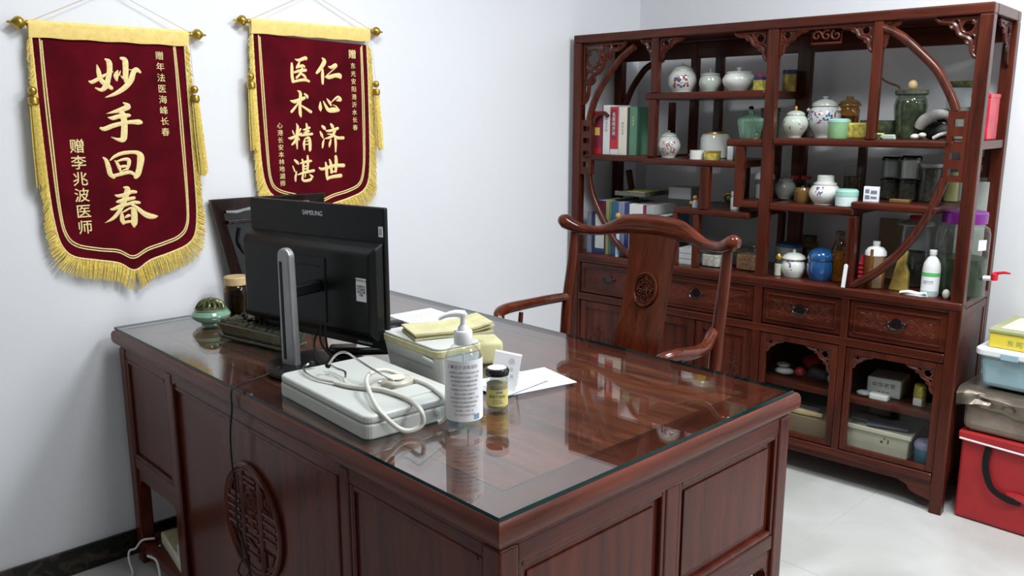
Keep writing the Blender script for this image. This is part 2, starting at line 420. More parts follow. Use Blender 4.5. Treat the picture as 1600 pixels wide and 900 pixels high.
def text(name, s, size, mat, parent, loc, rot, ext=0.0004, align='CENTER', spacing=1.0, line=1.0, bendr=None, sx=1.0, bold=0.0):
    cu = bpy.data.curves.new(name, 'FONT')
    cu.body = s; cu.size = size; cu.align_x = align; cu.align_y = 'CENTER'; cu.extrude = ext
    cu.space_character = spacing; cu.space_line = line; cu.resolution_u = 2; cu.offset = bold
    tmp = bpy.data.objects.new('tmp', cu); COL.objects.link(tmp)
    bpy.context.view_layer.update()
    dg = bpy.context.evaluated_depsgraph_get()
    me = bpy.data.meshes.new_from_object(tmp.evaluated_get(dg))
    bpy.data.objects.remove(tmp); bpy.data.curves.remove(cu)
    me.name = name
    if bendr:
        for v in me.vertices:
            a = v.co.x * sx / bendr; r = bendr + v.co.z
            v.co = (r * math.sin(a), -r * math.cos(a), v.co.y)
    elif sx != 1.0:
        for v in me.vertices: v.co.x *= sx
    me.materials.clear(); me.materials.append(M[mat])
    o = bpy.data.objects.new(name, me); COL.objects.link(o)
    if parent is not None: o.parent = parent
    o.location = loc; o.rotation_euler = rot
    return o

def arcband(b, r, z0, z1, a0, a1, n=24, th=0.0004):
    """curved label wrapped on a cylinder of radius r, centred at angle -y"""
    vs = []
    for i in range(n + 1):
        a = a0 + (a1 - a0) * i / n
        for rr in (r, r + th):
            for z in (z0, z1): vs.append((rr * math.sin(a), -rr * math.cos(a), z))
    fs = []
    for i in range(n):
        o = i * 4; p = o + 4
        fs += [(o + 2, p + 2, p + 3, o + 3), (o, o + 1, p + 1, p), (o + 1, o + 3, p + 3, p + 1), (o, p, p + 2, o + 2)]
    fs += [(0, 2, 3, 1), (n * 4, n * 4 + 1, n * 4 + 3, n * 4 + 2)]
    return b.add(vs, fs)
# ------------------------------------------------------------------ room
YW, XW, XL, YB, ZC = 2.755, 3.506, -1.6, -2.6, 2.8
def struct(name, b, mat, bevel=0, parent=None):
    o = mk(name, b, mat, parent, bevel=bevel, smooth=False); o['kind'] = 'structure'; return o
struct('wall_left', B().box(XL - .1, XW + .1, YW, YW + .1, 0, ZC), 'wall')
struct('wall_back', B().box(XW, XW + .1, YB, YW, 0, ZC), 'wall')
struct('wall_side', B().box(XL - .1, XL, YB, YW, 0, ZC), 'wall_dim')
wf = struct('wall_front', B().box(XL - .1, -0.75, YB - .1, YB, 0, ZC).box(1.55, XW + .1, YB - .1, YB, 0, ZC).box(-0.75, 1.55, YB - .1, YB, 0, 0.85).box(-0.75, 1.55, YB - .1, YB, 2.35, ZC), 'wall_dim')
win = struct('window_1', B().box(-.75, 1.55, YB - .07, YB - .02, .85, .89).box(-.75, 1.55, YB - .07, YB - .02, 2.31, 2.35).box(-.75, -.70, YB - .07, YB - .02, .85, 2.35).box(1.5, 1.55, YB - .07, YB - .02, .85, 2.35).box(.375, .425, YB - .07, YB - .02, .85, 2.35), 'white_metal')
for x0, x1 in ((-.7, .375), (.425, 1.5)):
    mk('pane', B().box(x0, x1, YB - .05, YB - .044, .89, 2.31), 'doorglass', win, smooth=False)
struct('ceiling', B().box(XL - .1, XW + .1, YB - .1, YW + .1, ZC, ZC + .1), 'ceiling')
flo = struct('floor', B().box(XL - .1, XW + .1, YB - .1, YW + .1, -.1, -.0015), 'grout')
TS = 0.65
xs = [3.05 + TS * k for k in range(-8, 2)]; ys = [1.245 + TS * k for k in range(-7, 4)]
tile_cache = {}
for i in range(len(xs) - 1):
    for j in range(len(ys) - 1):
        x0, x1 = max(xs[i], XL), min(xs[i + 1], XW); y0, y1 = max(ys[j], YB), min(ys[j + 1], YW)
        if x1 - x0 < .03 or y1 - y0 < .03: continue
        key = (round(x1 - x0, 3), round(y1 - y0, 3))
        cxm, cym = (x0 + x1) / 2, (y0 + y1) / 2
        if key not in tile_cache:
            w, h = key[0] / 2 - .0012, key[1] / 2 - .0012
            o = mk('floor_tile', B().box(-w, w, -h, h, -.012, 0), 'tile', flo, (cxm, cym, 0), bevel=.0008, seg=1)
            tile_cache[key] = o
        else:
            o = tile_cache[key].copy(); COL.objects.link(o); o.location = (cxm, cym, 0)
def base(name, x0, x1, y0, y1):
    struct(name, B().box(x0, x1, y0, y1, 0, .085), 'marble', .001)
base('baseboard_left', XL, XW, YW - .012, YW)
base('baseboard_back', XW - .012, XW, YB, YW - .012)
base('baseboard_side', XL, XL + .012, YB, YW - .012)
for (x, y) in PANELS:
    t = thing('ceiling_light', None, None, (x, y, 2.8))
    t['label'] = {1.25: 'square white ceiling panel lamp above the desk', 2.35: 'square white ceiling panel lamp in front of the display cabinet', 2.2: 'square white ceiling panel lamp to the right of the camera', 2.6: 'square white ceiling panel lamp furthest from the banners'}[x]; t['category'] = 'ceiling light'; t['group'] = 'ceiling panel lamps'
    mk('frame', B().box(-.3, .3, -.3, -.285, -.02, 0).box(-.3, .3, .285, .3, -.02, 0).box(-.3, -.285, -.285, .285, -.02, 0).box(.285, .3, -.285, .285, -.02, 0), 'white_metal', t, smooth=False)
    mk('diffuser', B().box(-.285, .285, -.285, .285, -.012, -.002), 'diffuser', t, smooth=False)

# ------------------------------------------------------------------ carving helpers
def scroll(b, c, r, turns, a0, dirn, plane, rad, wob=1.0):
    """spiral tendril; plane maps (u, v) -> 3D"""
    pts = []; n = int(10 * turns) + 4
    for i in range(n + 1):
        t = i / n; a = a0 + dirn * turns * 2 * PI * t; rr = r * (1 - 0.85 * t)
        pts.append(plane(c[0] + rr * math.cos(a) * wob, c[1] + rr * math.sin(a)))
    b.sweep(pts, [rad * (1 - .3 * i / n) for i in range(n + 1)], 6)
def line3(b, plane, pts, rad, seg=4, n=6, closed=False):
    b.sweep([plane(*p) for p in pts], rad, n, seg=seg, closed=closed)

def fret(b, plane, cx_, cz_, w, h, dx, r=.005):
    """pierced corner bracket: corner at (cx_, cz_), runs dx*w sideways and h down"""
    P = lambda u, v: plane(cx_ + dx * u * w, cz_ - v * h)
    line3(b, P, [(0.0, .03), (1.0, .03)], r, 0); line3(b, P, [(.03, 0), (.03, 1.0)], r, 0)
    hyp = []
    N_ = 15
    for i in range(N_):
        t = i / (N_ - 1)
        u, v = 1 - t, t
        bul = -0.10 * math.sin(PI * t) + 0.035 * math.sin(5 * PI * t)
        hyp.append((u + bul, v + bul))
    line3(b, P, hyp, r * 1.25, 3)
    k = min(w, h)
    ring = lambda cu, cv, rr: line3(b, P, [(cu + rr * k / w * math.cos(a * PI / 5), cv + rr * k / h * math.sin(a * PI / 5)) for a in range(10)], r * .8, 0, closed=True)
    ring(.25, .25, .17); ring(.55, .16, .10); ring(.16, .55, .10)
    for p in ([(.08, .08), (.16, .2)], [(.4, .36), (.33, .32)], [(.03, .4), (.14, .45), (.3, .42), (.4, .5)], [(.4, .03), (.45, .14), (.42, .3), (.5, .4)],
              [(.65, .03), (.7, .14), (.82, .1), (.85, .03)], [(.03, .65), (.14, .7), (.1, .82), (.03, .85)], [(.5, .25), (.62, .28), (.68, .2)], [(.25, .5), (.28, .62), (.2, .68)]):
        line3(b, P, p, r * .8, 3)

def relief_panel(b, plane, u0, u1, v0, v1, r=.0022):
    """low relief scrollwork, mirrored about the middle"""
    cu, cv = (u0 + u1) / 2, (v0 + v1) / 2; w, h = (u1 - u0) / 2, (v1 - v0) / 2
    line3(b, plane, [(cu - .2 * w, cv + .2 * h), (cu, cv + .35 * h), (cu + .2 * w, cv + .2 * h)], r, 4); line3(b, plane, [(cu - .2 * w, cv - .3 * h), (cu, cv - .45 * h), (cu + .2 * w, cv - .3 * h)], r, 4)
    line3(b, plane, [(cu, cv + .35 * h), (cu, cv - .45 * h)], r, 0)
    for sg in (-1, 1):
        X = lambda t: cu + sg * t * w
        line3(b, plane, [(X(.2), cv + .2 * h), (X(.35), cv + .6 * h), (X(.55), cv + .1 * h), (X(.72), cv - .5 * h), (X(.95), cv + .1 * h)], r, 5)
        line3(b, plane, [(X(.2), cv - .3 * h), (X(.4), cv - .7 * h), (X(.6), cv - .1 * h), (X(.8), cv + .5 * h), (X(.95), cv + .7 * h)], r, 5)
        for (t, v, rr, a) in ((.38, .15, .3, 0), (.62, -.45, .28, 2), (.82, .2, .3, 1), (.7, .55, .2, 3), (.9, -.5, .22, 4), (.5, .7, .18, 5), (.28, -.55, .2, 2)):
            scroll(b, (X(t), cv + v * h), rr * h, 1.3, a, sg, plane, r)
# ------------------------------------------------------------------ display cabinet
CX, CY, CYAW = 2.982, 2.724, 0.0728
CRZ = CYAW - PI / 2
W, D, HC = 1.7345, 0.37, 1.80
UX = Vector((math.sin(CYAW), -math.cos(CYAW), 0)); UY = Vector((math.cos(CYAW), math.sin(CYAW), 0))
def cw(s, d, z): return Vector((CX, CY, 0)) + UX * s + UY * d + Vector((0, 0, z))
cab = thing('display_cabinet', 'tall carved rosewood display cabinet with moon-shaped open shelves, four drawers and glazed lower doors', 'cabinet', (CX, CY, 0), CRZ)
def cp(name, b, mat, bevel=.003, seg=2, **k): return mk(name, b, mat, cab, bevel=bevel, seg=seg, **k)
PW = .043
for (s0, d0) in ((0, 0), (W - PW, 0), (0, D - PW), (W - PW, D - PW)):
    cp('corner_post', B().box(s0, s0 + PW, d0, d0 + PW, 0, HC - .036), 'cab_z', .004, 3)
cp('top_rail', B().box(0, W, 0, .05, HC - .036, HC), 'cab_x', .006, 3)
cp('top_rail', B().box(0, W, D - .05, D, HC - .036, HC), 'cab_x', .006, 3)
cp('back_valance', B().box(PW, W - PW, D - .035, D - .012, HC - .105, HC - .034), 'cab_x', .004)
cp('top_rail', B().box(0, .05, .05, D - .05, HC - .036, HC), 'cab_y', .004)
cp('top_rail', B().box(W - .05, W, .05, D - .05, HC - .036, HC), 'cab_y', .004)
cp('top_panel', B().box(.05, W - .05, .05, D - .05, HC - .026, HC - .008), 'cab_x', 0, smooth=False)
# front and back uprights (s0, s1, z0, z1)
for (s0, s1, z0, z1) in ((.952, .995, .797, HC - .036), (.421, .456, 1.536, HC - .036), (.415, .451, 1.264, 1.506), (.839, .873, 1.07, 1.315), (.680, .722, 1.05, 1.228),
                         (.656, .681, .797, 1.024), (.555, .578, .797, 1.024), (1.313, 1.345, .797, 1.068), (1.352, 1.385, 1.352, HC - .036)):
    cp('upright', B().box(s0, s1, .004, .036, z0, z1), 'cab_z', .003, 2)
for (s0, s1, z0, z1) in ((.93, .99, .797, HC - .036), (.421, .456, 1.264, HC - .036), (.546, .581, 1.256, HC - .036), (1.209, 1.239, .797, 1.325), (.839, .873, 1.07, 1.315), (.70, .73, 1.05, 1.228), (.885, .91, .797, 1.024), (.31, .335, 1.264, 1.5)):
    cp('upright', B().box(s0, s1, D - .037, D - .005, z0, z1), 'cab_z', .003, 2)
# shelves (s0, s1, z_top, thick)
for (s0, s1, zt, th) in ((.392, .952, 1.536, .03), (.065, .415, 1.264, .028), (.392, .873, 1.256, .028), (.793, .952, 1.345, .03), (.995, 1.65, 1.352, .028),
                         (.839, .952, 1.098, .028), (.995, 1.33, 1.098, .03), (1.317, 1.615, 1.123, .028), (.555, .91, 1.05, .027)):
    b = B().box(s0, s1, .006, D - .006, zt - th, zt)
    cp('shelf', b, 'cab_x', .008, 3)
cp('shelf', B().box(W - PW, W - .004, PW, D - PW, 1.322, 1.352), 'cab_y', .003)
cp('shelf', B().box(1.65, W - PW, .01, D - .006, 1.33, 1.352), 'cab_x', .003)
cp('counter', B().box(0.0, W, -.004, D, .765, .797), 'cab_x', .010, 4)
# moon arcs
ARC_R = [(1.374, 1.745), (1.44, 1.712), (1.51, 1.652), (1.575, 1.585), (1.622, 1.505), (1.645, 1.452)]
ARC_R2 = [(1.630, 1.225), (1.605, 1.14), (1.565, 1.045), (1.50, .945), (1.43, .868), (1.345, .806)]
ARC_L = [(.325, 1.735), (.255, 1.69), (.185, 1.615), (.128, 1.535), (.098, 1.47), (.085, 1.42)]
ARC_L2 = [(.085, 1.175), (.105, 1.09), (.145, 1.01), (.20, .93), (.26, .858), (.335, .806)]
for arc, dd in ((ARC_R, .02), (ARC_R2, .02), (ARC_L, .02), (ARC_L2, .02), (ARC_L, D - .02), (ARC_L2, D - .02)):
    if dd > .1 and arc is ARC_L: arc = [(.26, 1.70), (.177, 1.667), (.134, 1.625), (.09, 1.565), (.055, 1.488), (.045, 1.42)]
    b = B().sweep([(s, dd, z) for s, z in arc], .0165, 12, rb=.0155, up=(0, 1, 0), seg=6)
    cp('moon_arc', b, 'cab_z', 0, smooth=True)
# lattice blocks with square holes
def block(s0, s1, z0, z1, d0, d1, holes, shift=0):
    b = B(); hs = .017
    zs = sorted(holes); sm0 = (s0 + s1) / 2 - hs + shift; sm1 = sm0 + 2 * hs
    b.box(s0, sm0, d0, d1, z0, z1).box(sm1, s1, d0, d1, z0, z1)
    z = z0
    for h in zs:
        b.box(sm0, sm1, d0, d1, z, h - .012); z = h + .012
    b.box(sm0, sm1, d0, d1, z, z1)
    cp('lattice_block', b, 'cab_z', 0, smooth=False)
block(.044, .108, 1.17, 1.42, .006, .032, [1.215, 1.265, 1.325, 1.38])
block(1.625, 1.70, 1.212, 1.452, .006, .034, [1.245, 1.30, 1.355, 1.412], -.004)
block(1.615, 1.69, 1.212, 1.452, D - .034, D - .008, [1.245, 1.30, 1.355, 1.412])
cp('moon_arc', B().sweep([(.108, .019, 1.40), (.115, .019, 1.425), (.14, .019, 1.445), (.17, .019, 1.45), (.19, .019, 1.435)], .009, 8, seg=4), 'cab_z', 0, smooth=True)
# fretwork brackets
FZ = HC - .038
def fr(s, z, w, h, dx, dd=.02, r=.0064):
    b = B(); fret(b, lambda u, v: (u, dd, v), s, z, w, h, dx, r); cp('fretwork_bracket', b, 'cab_z', 0, smooth=True)
fr(.045, FZ, .235, .27, 1, r=.0075)
fr(.42, FZ, .06, .09, -1); fr(.457, FZ, .115, .085, 1); fr(.951, FZ, .145, .115, -1)
fr(.996, FZ, .115, .095, 1); fr(1.351, FZ, .12, .10, -1); fr(1.386, FZ, .05, .085, 1); fr(1.69, FZ, .135, .135, -1)
b = B(); P = lambda u, v: (u, .02, v)
line3(b, P, [(1.12, FZ - .006), (1.232, FZ - .006), (1.232, FZ - .062), (1.12, FZ - .062)], .0055, 0, closed=True)
for k in range(3): scroll(b, (1.14 + .036 * k, FZ - .034), .02, 1.2, k, 1, P, .0045)
cp('fretwork_bracket', b, 'cab_x', 0, smooth=True)
cp('upper_strip', B().box(.996, 1.41, .012, .03, FZ - .01, FZ + .002), 'cab_x', .002)
b = B(); fret(b, lambda u, v: (W - .02, u, v), D - PW, FZ, .17, .15, -1, .0055); cp('fretwork_bracket', b, 'cab_z', 0, smooth=True)
# drawer and door case
for (s0, s1) in ((.955, .990), (1.316, 1.343), (.39, .42), (PW, .055)):
    cp('upright', B().box(s0, s1, .004, .036, .145, .765), 'cab_z', .002)
cp('rail', B().box(PW, W - PW, .002, .038, .570, .603), 'cab_x', .005, 3)
cp('rail', B().box(PW, W - PW, .002, .045, .755, .766), 'cab_x', .002)
cp('bottom_rail', B().box(PW, W - PW, .0, .05, .117, .150), 'cab_x', .008, 3)
cp('bottom_panel', B().box(.01, W - .01, .03, D - .01, .135, .148), 'cab_x', 0, smooth=False)
cp('middle_panel', B().box(PW, W - PW, .04, D - .01, .59, .603), 'cab_x', 0, smooth=False)
cp('back_panel', B().box(PW, W - PW, D - .02, D - .008, .12, .77), 'cab_z', 0, smooth=False)
cp('partition', B().box(.962, .982, .04, D - .02, .148, .765), 'cab_z', 0, smooth=False)
cp('partition', B().box(1.32, 1.338, .04, D - .02, .148, .765), 'cab_z', 0, smooth=False)
for s in (.004, W - .018):
    cp('side_panel', B().box(s, s + .014, PW, D - PW, .12, .735), 'cab_z', .002)
    cp('side_rail', B().box(s - .003 if s > 1 else 0, s + .017, PW, D - PW, .735, .766), 'cab_y', .003)
    cp('side_rail', B().box(s - .003 if s > 1 else 0, s + .017, PW, D - PW, .12, .155), 'cab_y', .003)
cp('side_frame', B().box(W - .006, W - .001, PW, PW + .03, .155, .735).box(W - .006, W - .001, D - PW - .022, D - PW, .155, .735), 'cab_z', .001)
# drawers
for (s0, s1) in ((.058, .388), (.423, .952), (.993, 1.314), (1.346, 1.692)):
    dr = cp('drawer', B().box(s0, s1, .010, .03, .607, .752), 'cab_x', .003)
    b = B(); i = .018
    b.box(s0 + i, s1 - i, .006, .012, .752 - i - .006, .752 - i).box(s0 + i, s1 - i, .006, .012, .607 + i, .607 + i + .006)
    b.box(s0 + i, s0 + i + .006, .006, .012, .607 + i, .752 - i).box(s1 - i - .006, s1 - i, .006, .012, .607 + i, .752 - i)
    mk('moulding', b, 'cab_x', dr, bevel=.0015)
    b = B(); relief_panel(b, lambda u, v: (u, .0107, v), s0 + .035, s1 - .035, .640, .722, .0019)
    mk('carving', b, 'cab_x', dr, smooth=True)
    c = (s0 + s1) / 2
    b = B(); b.sweep([(c + .028 * math.cos(a), -.004 - .006 * abs(math.sin(a)), .688 - .028 * math.sin(a)) for a in [PI * k / 10 for k in range(11)]], .0035, 8)
    b.ball((c - .028, .006, .688), .007).ball((c + .028, .006, .688), .007).lathe([(.001, 0), (.016, .002), (.018, .006)], (0, 0, 0), 16)
    st = len(b.v) - 48
    mat_ = Matrix.Translation((c, .010, .69)) @ Matrix.Rotation(PI / 2, 4, 'X')
    for i in range(st, len(b.v)): b.v[i] = tuple(mat_ @ Vector(b.v[i]))
    mk('handle', b, 'blackgloss', dr, smooth=True)
# doors: two solid, two glazed
for (s0, s1) in ((.058, .388), (.423, .685), (.690, .952)):
    d = cp('door', B().box(s0, s0 + .035, .008, .03, .153, .567).box(s1 - .035, s1, .008, .03, .153, .567).box(s0 + .035, s1 - .035, .008, .03, .532, .567).box(s0 + .035, s1 - .035, .008, .03, .153, .188), 'cab_z', .003)
    mk('door_panel', B().box(s0 + .035, s1 - .035, .016, .024, .188, .532), 'cab_z', d, smooth=False)
    b = B(); relief_panel(b, lambda u, v: (u, .0155, v), s0 + .06, s1 - .06, .24, .48)
    mk('carving', b, 'cab_z', d, smooth=True)
for (s0, s1) in ((.993, 1.314), (1.346, 1.692)):
    d = cp('glass_door', B().box(s0, s0 + .024, .006, .026, .153, .567).box(s1 - .026, s1, .006, .026, .153, .567).box(s0 + .024, s1 - .026, .006, .026, .543, .567).box(s0 + .024, s1 - .026, .006, .026, .153, .172), 'cab_z', .003)
    b = B(); PF = lambda u, v: (u, .014, v)
    fret(b, PF, s0 + .024, .545, .075, .055, 1, .0042); mk('fretwork', b, 'cab_z', d, smooth=True)
    b = B(); fret(b, PF, s1 - .026, .545, .10, .095, -1, .0042); mk('fretwork', b, 'cab_z', d, smooth=True)
    mk('pane', B().box(s0 + .02, s1 - .022, .0195, .0225, .165, .550), 'doorglass', d, smooth=False)
cp('shelf', B().box(.985, 1.318, .036, D - .02, .345, .372), 'cab_x', .004)
cp('shelf', B().box(1.34, 1.716, .036, D - .02, .340, .367), 'cab_x', .004)
# apron with cloud ends
def apron(ax, a0, a1, e0, e1, mat, lo=.045, mid=.096):
    L = e1 - e0
    poly = [(e0, .117), (e0, lo), (e0 + .055, lo + .012), (e0 + .075, lo + .02), (e0 + .085, lo + .038), (e0 + .12, mid), (e1 - .12, mid), (e1 - .085, lo + .038), (e1 - .075, lo + .02), (e1 - .055, lo + .012), (e1, lo), (e1, .117)]
    cp('apron', B().prism(poly, ax, a0, a1), mat, 0, smooth=False)
apron('y', .008, .026, PW, W - PW, 'cab_x')
b = B().prism([(PW, .12), (PW, .06), (PW + .05, .095), (D - PW - .05, .095), (D - PW, .06), (D - PW, .12)], 'x', W - .018, W - .006); cp('apron', b, 'cab_y', 0, smooth=False)
b = B().prism([(PW, .12), (PW, .06), (PW + .05, .095), (D - PW - .05, .095), (D - PW, .06), (D - PW, .12)], 'x', .006, .018); cp('apron', b, 'cab_y', 0, smooth=False)
# ------------------------------------------------------------------ desk
DX0, DX1, DY0, DY1 = .861, 1.820, .936, 2.704
desk = thing('desk', 'large rosewood desk with framed panels and a carved round medallion on its long side', 'desk', (DX0, DY0, 0))
def dp(name, b, mat, bevel=.003, seg=2, **k):
    b.xf(Matrix.Translation((-DX0, -DY0, 0))); return mk(name, b, mat, desk, bevel=bevel, seg=seg, **k)
X0, X1, Y0, Y1 = .868, 1.828, .942, 2.702
LG = .045
OC = [(.852, .926), (1.842, .926), (1.842, 2.712), (.852, 2.712)]; IC = [(.949, 1.020), (1.743, 1.020), (1.743, 2.546), (.949, 2.546)]
EP = [(.085, .737), (.030, .741), (0, .750), (0, .767), (.030, .777), (.085, .7812), (.988, .7812), (1, .7798), (1, .737)]
for k in range(4):   # mitred frame of the top, rounded outer edge
    k2 = (k + 1) % 4; vs = []
    for kk in (k, k2):
        for f, z in EP:
            vs.append((OC[kk][0] + f * (IC[kk][0] - OC[kk][0]), OC[kk][1] + f * (IC[kk][1] - OC[kk][1]), z))
    n = len(EP)
    dp('top_frame', B().add(vs, [tuple(range(n)), tuple(reversed(range(n, 2 * n)))] + [(q, (q + 1) % n, n + (q + 1) % n, n + q) for q in range(n)]), 'desk_frame_x' if k % 2 == 0 else 'desk_frame_y', 0, smooth=True)
dp('top_panel', B().box(.9495, 1.7425, 1.0205, 2.5455, .745, .7812), 'desk_top', .0012)
dp('top_inlay', B().box(.9475, .9505, 1.0185, 2.5475, .7813, .7817).box(1.7415, 1.7445, 1.0185, 2.5475, .7813, .7817).box(.9475, 1.7445, 1.0185, 1.0215, .7813, .7817).box(.9475, 1.7445, 2.5445, 2.5475, .7813, .7817), 'groove', 0, smooth=False)
dp('waist', B().box(.872, 1.822, .946, 2.696, .722, .739), 'desk_y', 0, smooth=False)
def frame_rect(u0, u1, z0, z1, w):  # ring of four members
    return [(u0, u0 + w, z0, z1), (u1 - w, u1, z0, z1), (u0 + w, u1 - w, z1 - w, z1), (u0 + w, u1 - w, z0, z0 + w)]
# legs: near pedestal and far pedestal
LEGY = [(Y0, Y0 + LG), (1.400, 1.436), (2.300, 2.345), (Y1 - LG, Y1)]
LEGX = [(X0, X0 + LG), (X1 - LG, X1)]
for i, (a, c) in enumerate(LEGY):
    for (e, f) in LEGX:
        dp('leg', B().box(e, f, a, c, 0, .724), 'desk_z', .005, 3)
for (e, f) in LEGX:   # long rails and side boards
    dp('rail', B().box(e + .003, f - .003, Y0 + LG, Y1 - LG, .694, .724), 'desk_y', .004)
for (a, c) in (LEGY[0], LEGY[3]):
    dp('rail', B().box(X0 + LG, X1 - LG, a + .003, c - .003, .684, .724), 'desk_x', .004)
# long (camera) side: end panels over openings, centre modesty panel
def long_panel(xf, sgn, y0, y1, z0, z1):
    p = dp('side_panel', B().box(xf + sgn * .010, xf + sgn * .022, y0, y1, z0, z1), 'desk_z', 0, smooth=False)
    b = B()
    for (u0, u1, a0, a1) in frame_rect(y0, y1, z0, z1, .013):
        xs_ = sorted((xf + sgn * .002, xf + sgn * .012)); b.box(xs_[0], xs_[1], u0, u1, a0, a1)
    b.xf(Matrix.Translation((-DX0, -DY0, 0)))
    mk('moulding', b, 'desk_z', p, bevel=.004)
for xf, sg in ((X0, 1), (X1, -1)):
    for (y0, y1) in ((Y0 + LG, 1.400), (2.345, Y1 - LG)):
        if sg == 1: long_panel(xf, sg, y0, y1, .375, .696)
        dp('rail', B().box(*(sorted((xf + sg * .003, xf + sg * .04))), y0, y1, .335, .375), 'desk_y', .004)
        xs_ = sorted((xf + sg * .008, xf + sg * .026))
        dp('apron', B().prism([(y0, .336), (y0, .24), (y0 + .012, .245), (y0 + .016, .285), (y0 + .03, .30), (y1 - .03, .30), (y1 - .016, .285), (y1 - .012, .245), (y1, .24), (y1, .336)], 'x', *xs_), 'desk_y', 0, smooth=False)
        dp('bottom_rail', B().box(*(sorted((xf + sg * .003, xf + sg * .042))), y0, y1, .035, .075), 'desk_y', .004)
long_panel(X0, 1, 1.436, 2.300, .10, .696)
dp('rail', B().box(X0 + .003, X0 + .04, 1.436, 2.300, .06, .10), 'desk_y', .004)
for y in (1.444, 2.288):
    dp('bead', B().sweep([(X0 + .001, y, .10), (X0 + .001, y, .70)], .005, 8), 'desk_z', 0, smooth=True)
# drawers on the sitter's side
for (y0, y1) in ((Y0 + LG, 1.400), (2.345, Y1 - LG)):
    for (z0, z1) in ((.378, .530), (.535, .690)):
        dr = dp('drawer', B().box(X1 - .025, X1 - .006, y0 + .004, y1 - .004, z0, z1), 'desk_y', .003)
        mk('knob', B().ball((X1 - DX0 + .006, (y0 + y1) / 2 - DY0, (z0 + z1) / 2), .012), 'gold', dr, smooth=True)
    dp('inner_board', B().box(X0 + .03, X1 - .03, y1 - .012 if y0 < 1.2 else y0, y1 if y0 < 1.2 else y0 + .012, .34, .70), 'desk_x', 0, smooth=False)
    dp('floor_board', B().box(X0 + .01, X1 - .01, y0, y1, .05, .068), 'desk_y', 0, smooth=False)
    dp('case_bottom', B().box(X0 + .03, X1 - .03, y0, y1, .345, .36), 'desk_y', 0, smooth=False)
dp('centre_drawer', B().box(X1 - .028, X1 - .006, 1.440, 2.296, .60, .69), 'desk_y', .003)
# end sides: two framed panels over an open lower part
for yf, sg in ((Y0, 1), (Y1, -1)):
    ysx = lambda a, c: sorted((yf + sg * a, yf + sg * c))
    dp('rail', B().box(X0 + LG, X1 - LG, *ysx(.003, .04), .385, .425), 'desk_x', .004)
    dp('stile', B().box(1.335, 1.380, *ysx(.003, .035), .425, .686), 'desk_z', .004)
    for (u0, u1) in ((X0 + LG, 1.335), (1.380, X1 - LG)):
        p = dp('end_panel', B().box(u0, u1, *ysx(.016, .026), .425, .686), 'desk_z', 0, smooth=False)
        b = B()
        for (a0, a1, z0, z1) in frame_rect(u0, u1, .425, .686, .012): b.box(a0, a1, *ysx(.005, .017), z0, z1)
        b.box(u0 + .03, u1 - .03, *ysx(.012, .017), .455, .656)
        b.xf(Matrix.Translation((-DX0, -DY0, 0))); mk('moulding', b, 'desk_z', p, bevel=.004)
    u0, u1 = X0 + LG, X1 - LG
    dp('apron', B().prism([(u0, .386), (u0, .27), (u0 + .012, .275), (u0 + .016, .325), (u0 + .03, .345), (u1 - .03, .345), (u1 - .016, .325), (u1 - .012, .275), (u1, .27), (u1, .386)], 'y', *ysx(.008, .024)), 'desk_x', 0, smooth=False)
    dp('bottom_rail', B().box(u0, u1, *ysx(.003, .042), .035, .075), 'desk_x', .004)
# carved medallion
b = B(); xm = X0 + .006; cy_, cz_, R = 1.858, .442, .145
PM = lambda u, v: (xm, cy_ + u, cz_ + v)
line3(b, PM, [(R * math.cos(a * PI / 16), R * math.sin(a * PI / 16)) for a in range(32)], .0085, 0, 8, True)
line3(b, PM, [(.92 * R * math.cos(a * PI / 16), .92 * R * math.sin(a * PI / 16)) for a in range(32)], .004, 0, 6, True)
def bar(y0, z0, y1, z1, r=.0055): b.sweep([PM(y0, z0), PM(y1, z1)], r, 6)
for u in (-.05, -.041, .041, .05): bar(u, -math.sqrt(R * R - u * u) + .008, u, math.sqrt(R * R - u * u) - .008, .0045)
for v in (-.095, -.07, -.045, -.02, .095, .11): bar(-.03, v, .03, v, .005)
for sg in (-1, 1):
    for k, v in enumerate((-.03, -.008, .014, .036)):
        e = math.sqrt(R * R - v * v) - .014
        bar(sg * .062, v - .006 * sg, sg * min(e, .125), v - .006 * sg, .005)
    line3(b, PM, [(sg * .062, .055), (sg * .062, .105), (sg * .09, .088), (sg * .108, .055)], .005, 0, 6, True)
    line3(b, PM, [(sg * .062, -.055), (sg * .062, -.105), (sg * .09, -.088), (sg * .108, -.055)], .005, 0, 6, True)
    bar(sg * .075, .065, sg * .075, .085, .004)
line3(b, PM, [(.028 * math.cos(a * PI / 6), .05 + .028 * math.sin(a * PI / 6)) for a in range(12)], .005, 0, 6, True)
line3(b, PM, [(.014 * math.cos(a * PI / 6), .05 + .014 * math.sin(a * PI / 6)) for a in range(12)], .004, 0, 6, True)
bar(0, .07, 0, .09, .004); bar(0, -.02, 0, .015, .005); bar(-.03, .005, .03, .005, .005); bar(-.028, -.075, .028, -.055, .004)
md = dp('carved_medallion', b, 'desk_z', 0, smooth=True)
bb = B().lathe([(R, 0), (R, .003), (.001, .003)], n=40)
bb.xf(Matrix.Translation((X0 + .010 - DX0, cy_ - DY0, cz_)) @ Matrix.Rotation(-PI / 2, 4, 'Y'))
mk('medallion_ground', bb, 'desk_z', md, smooth=True)
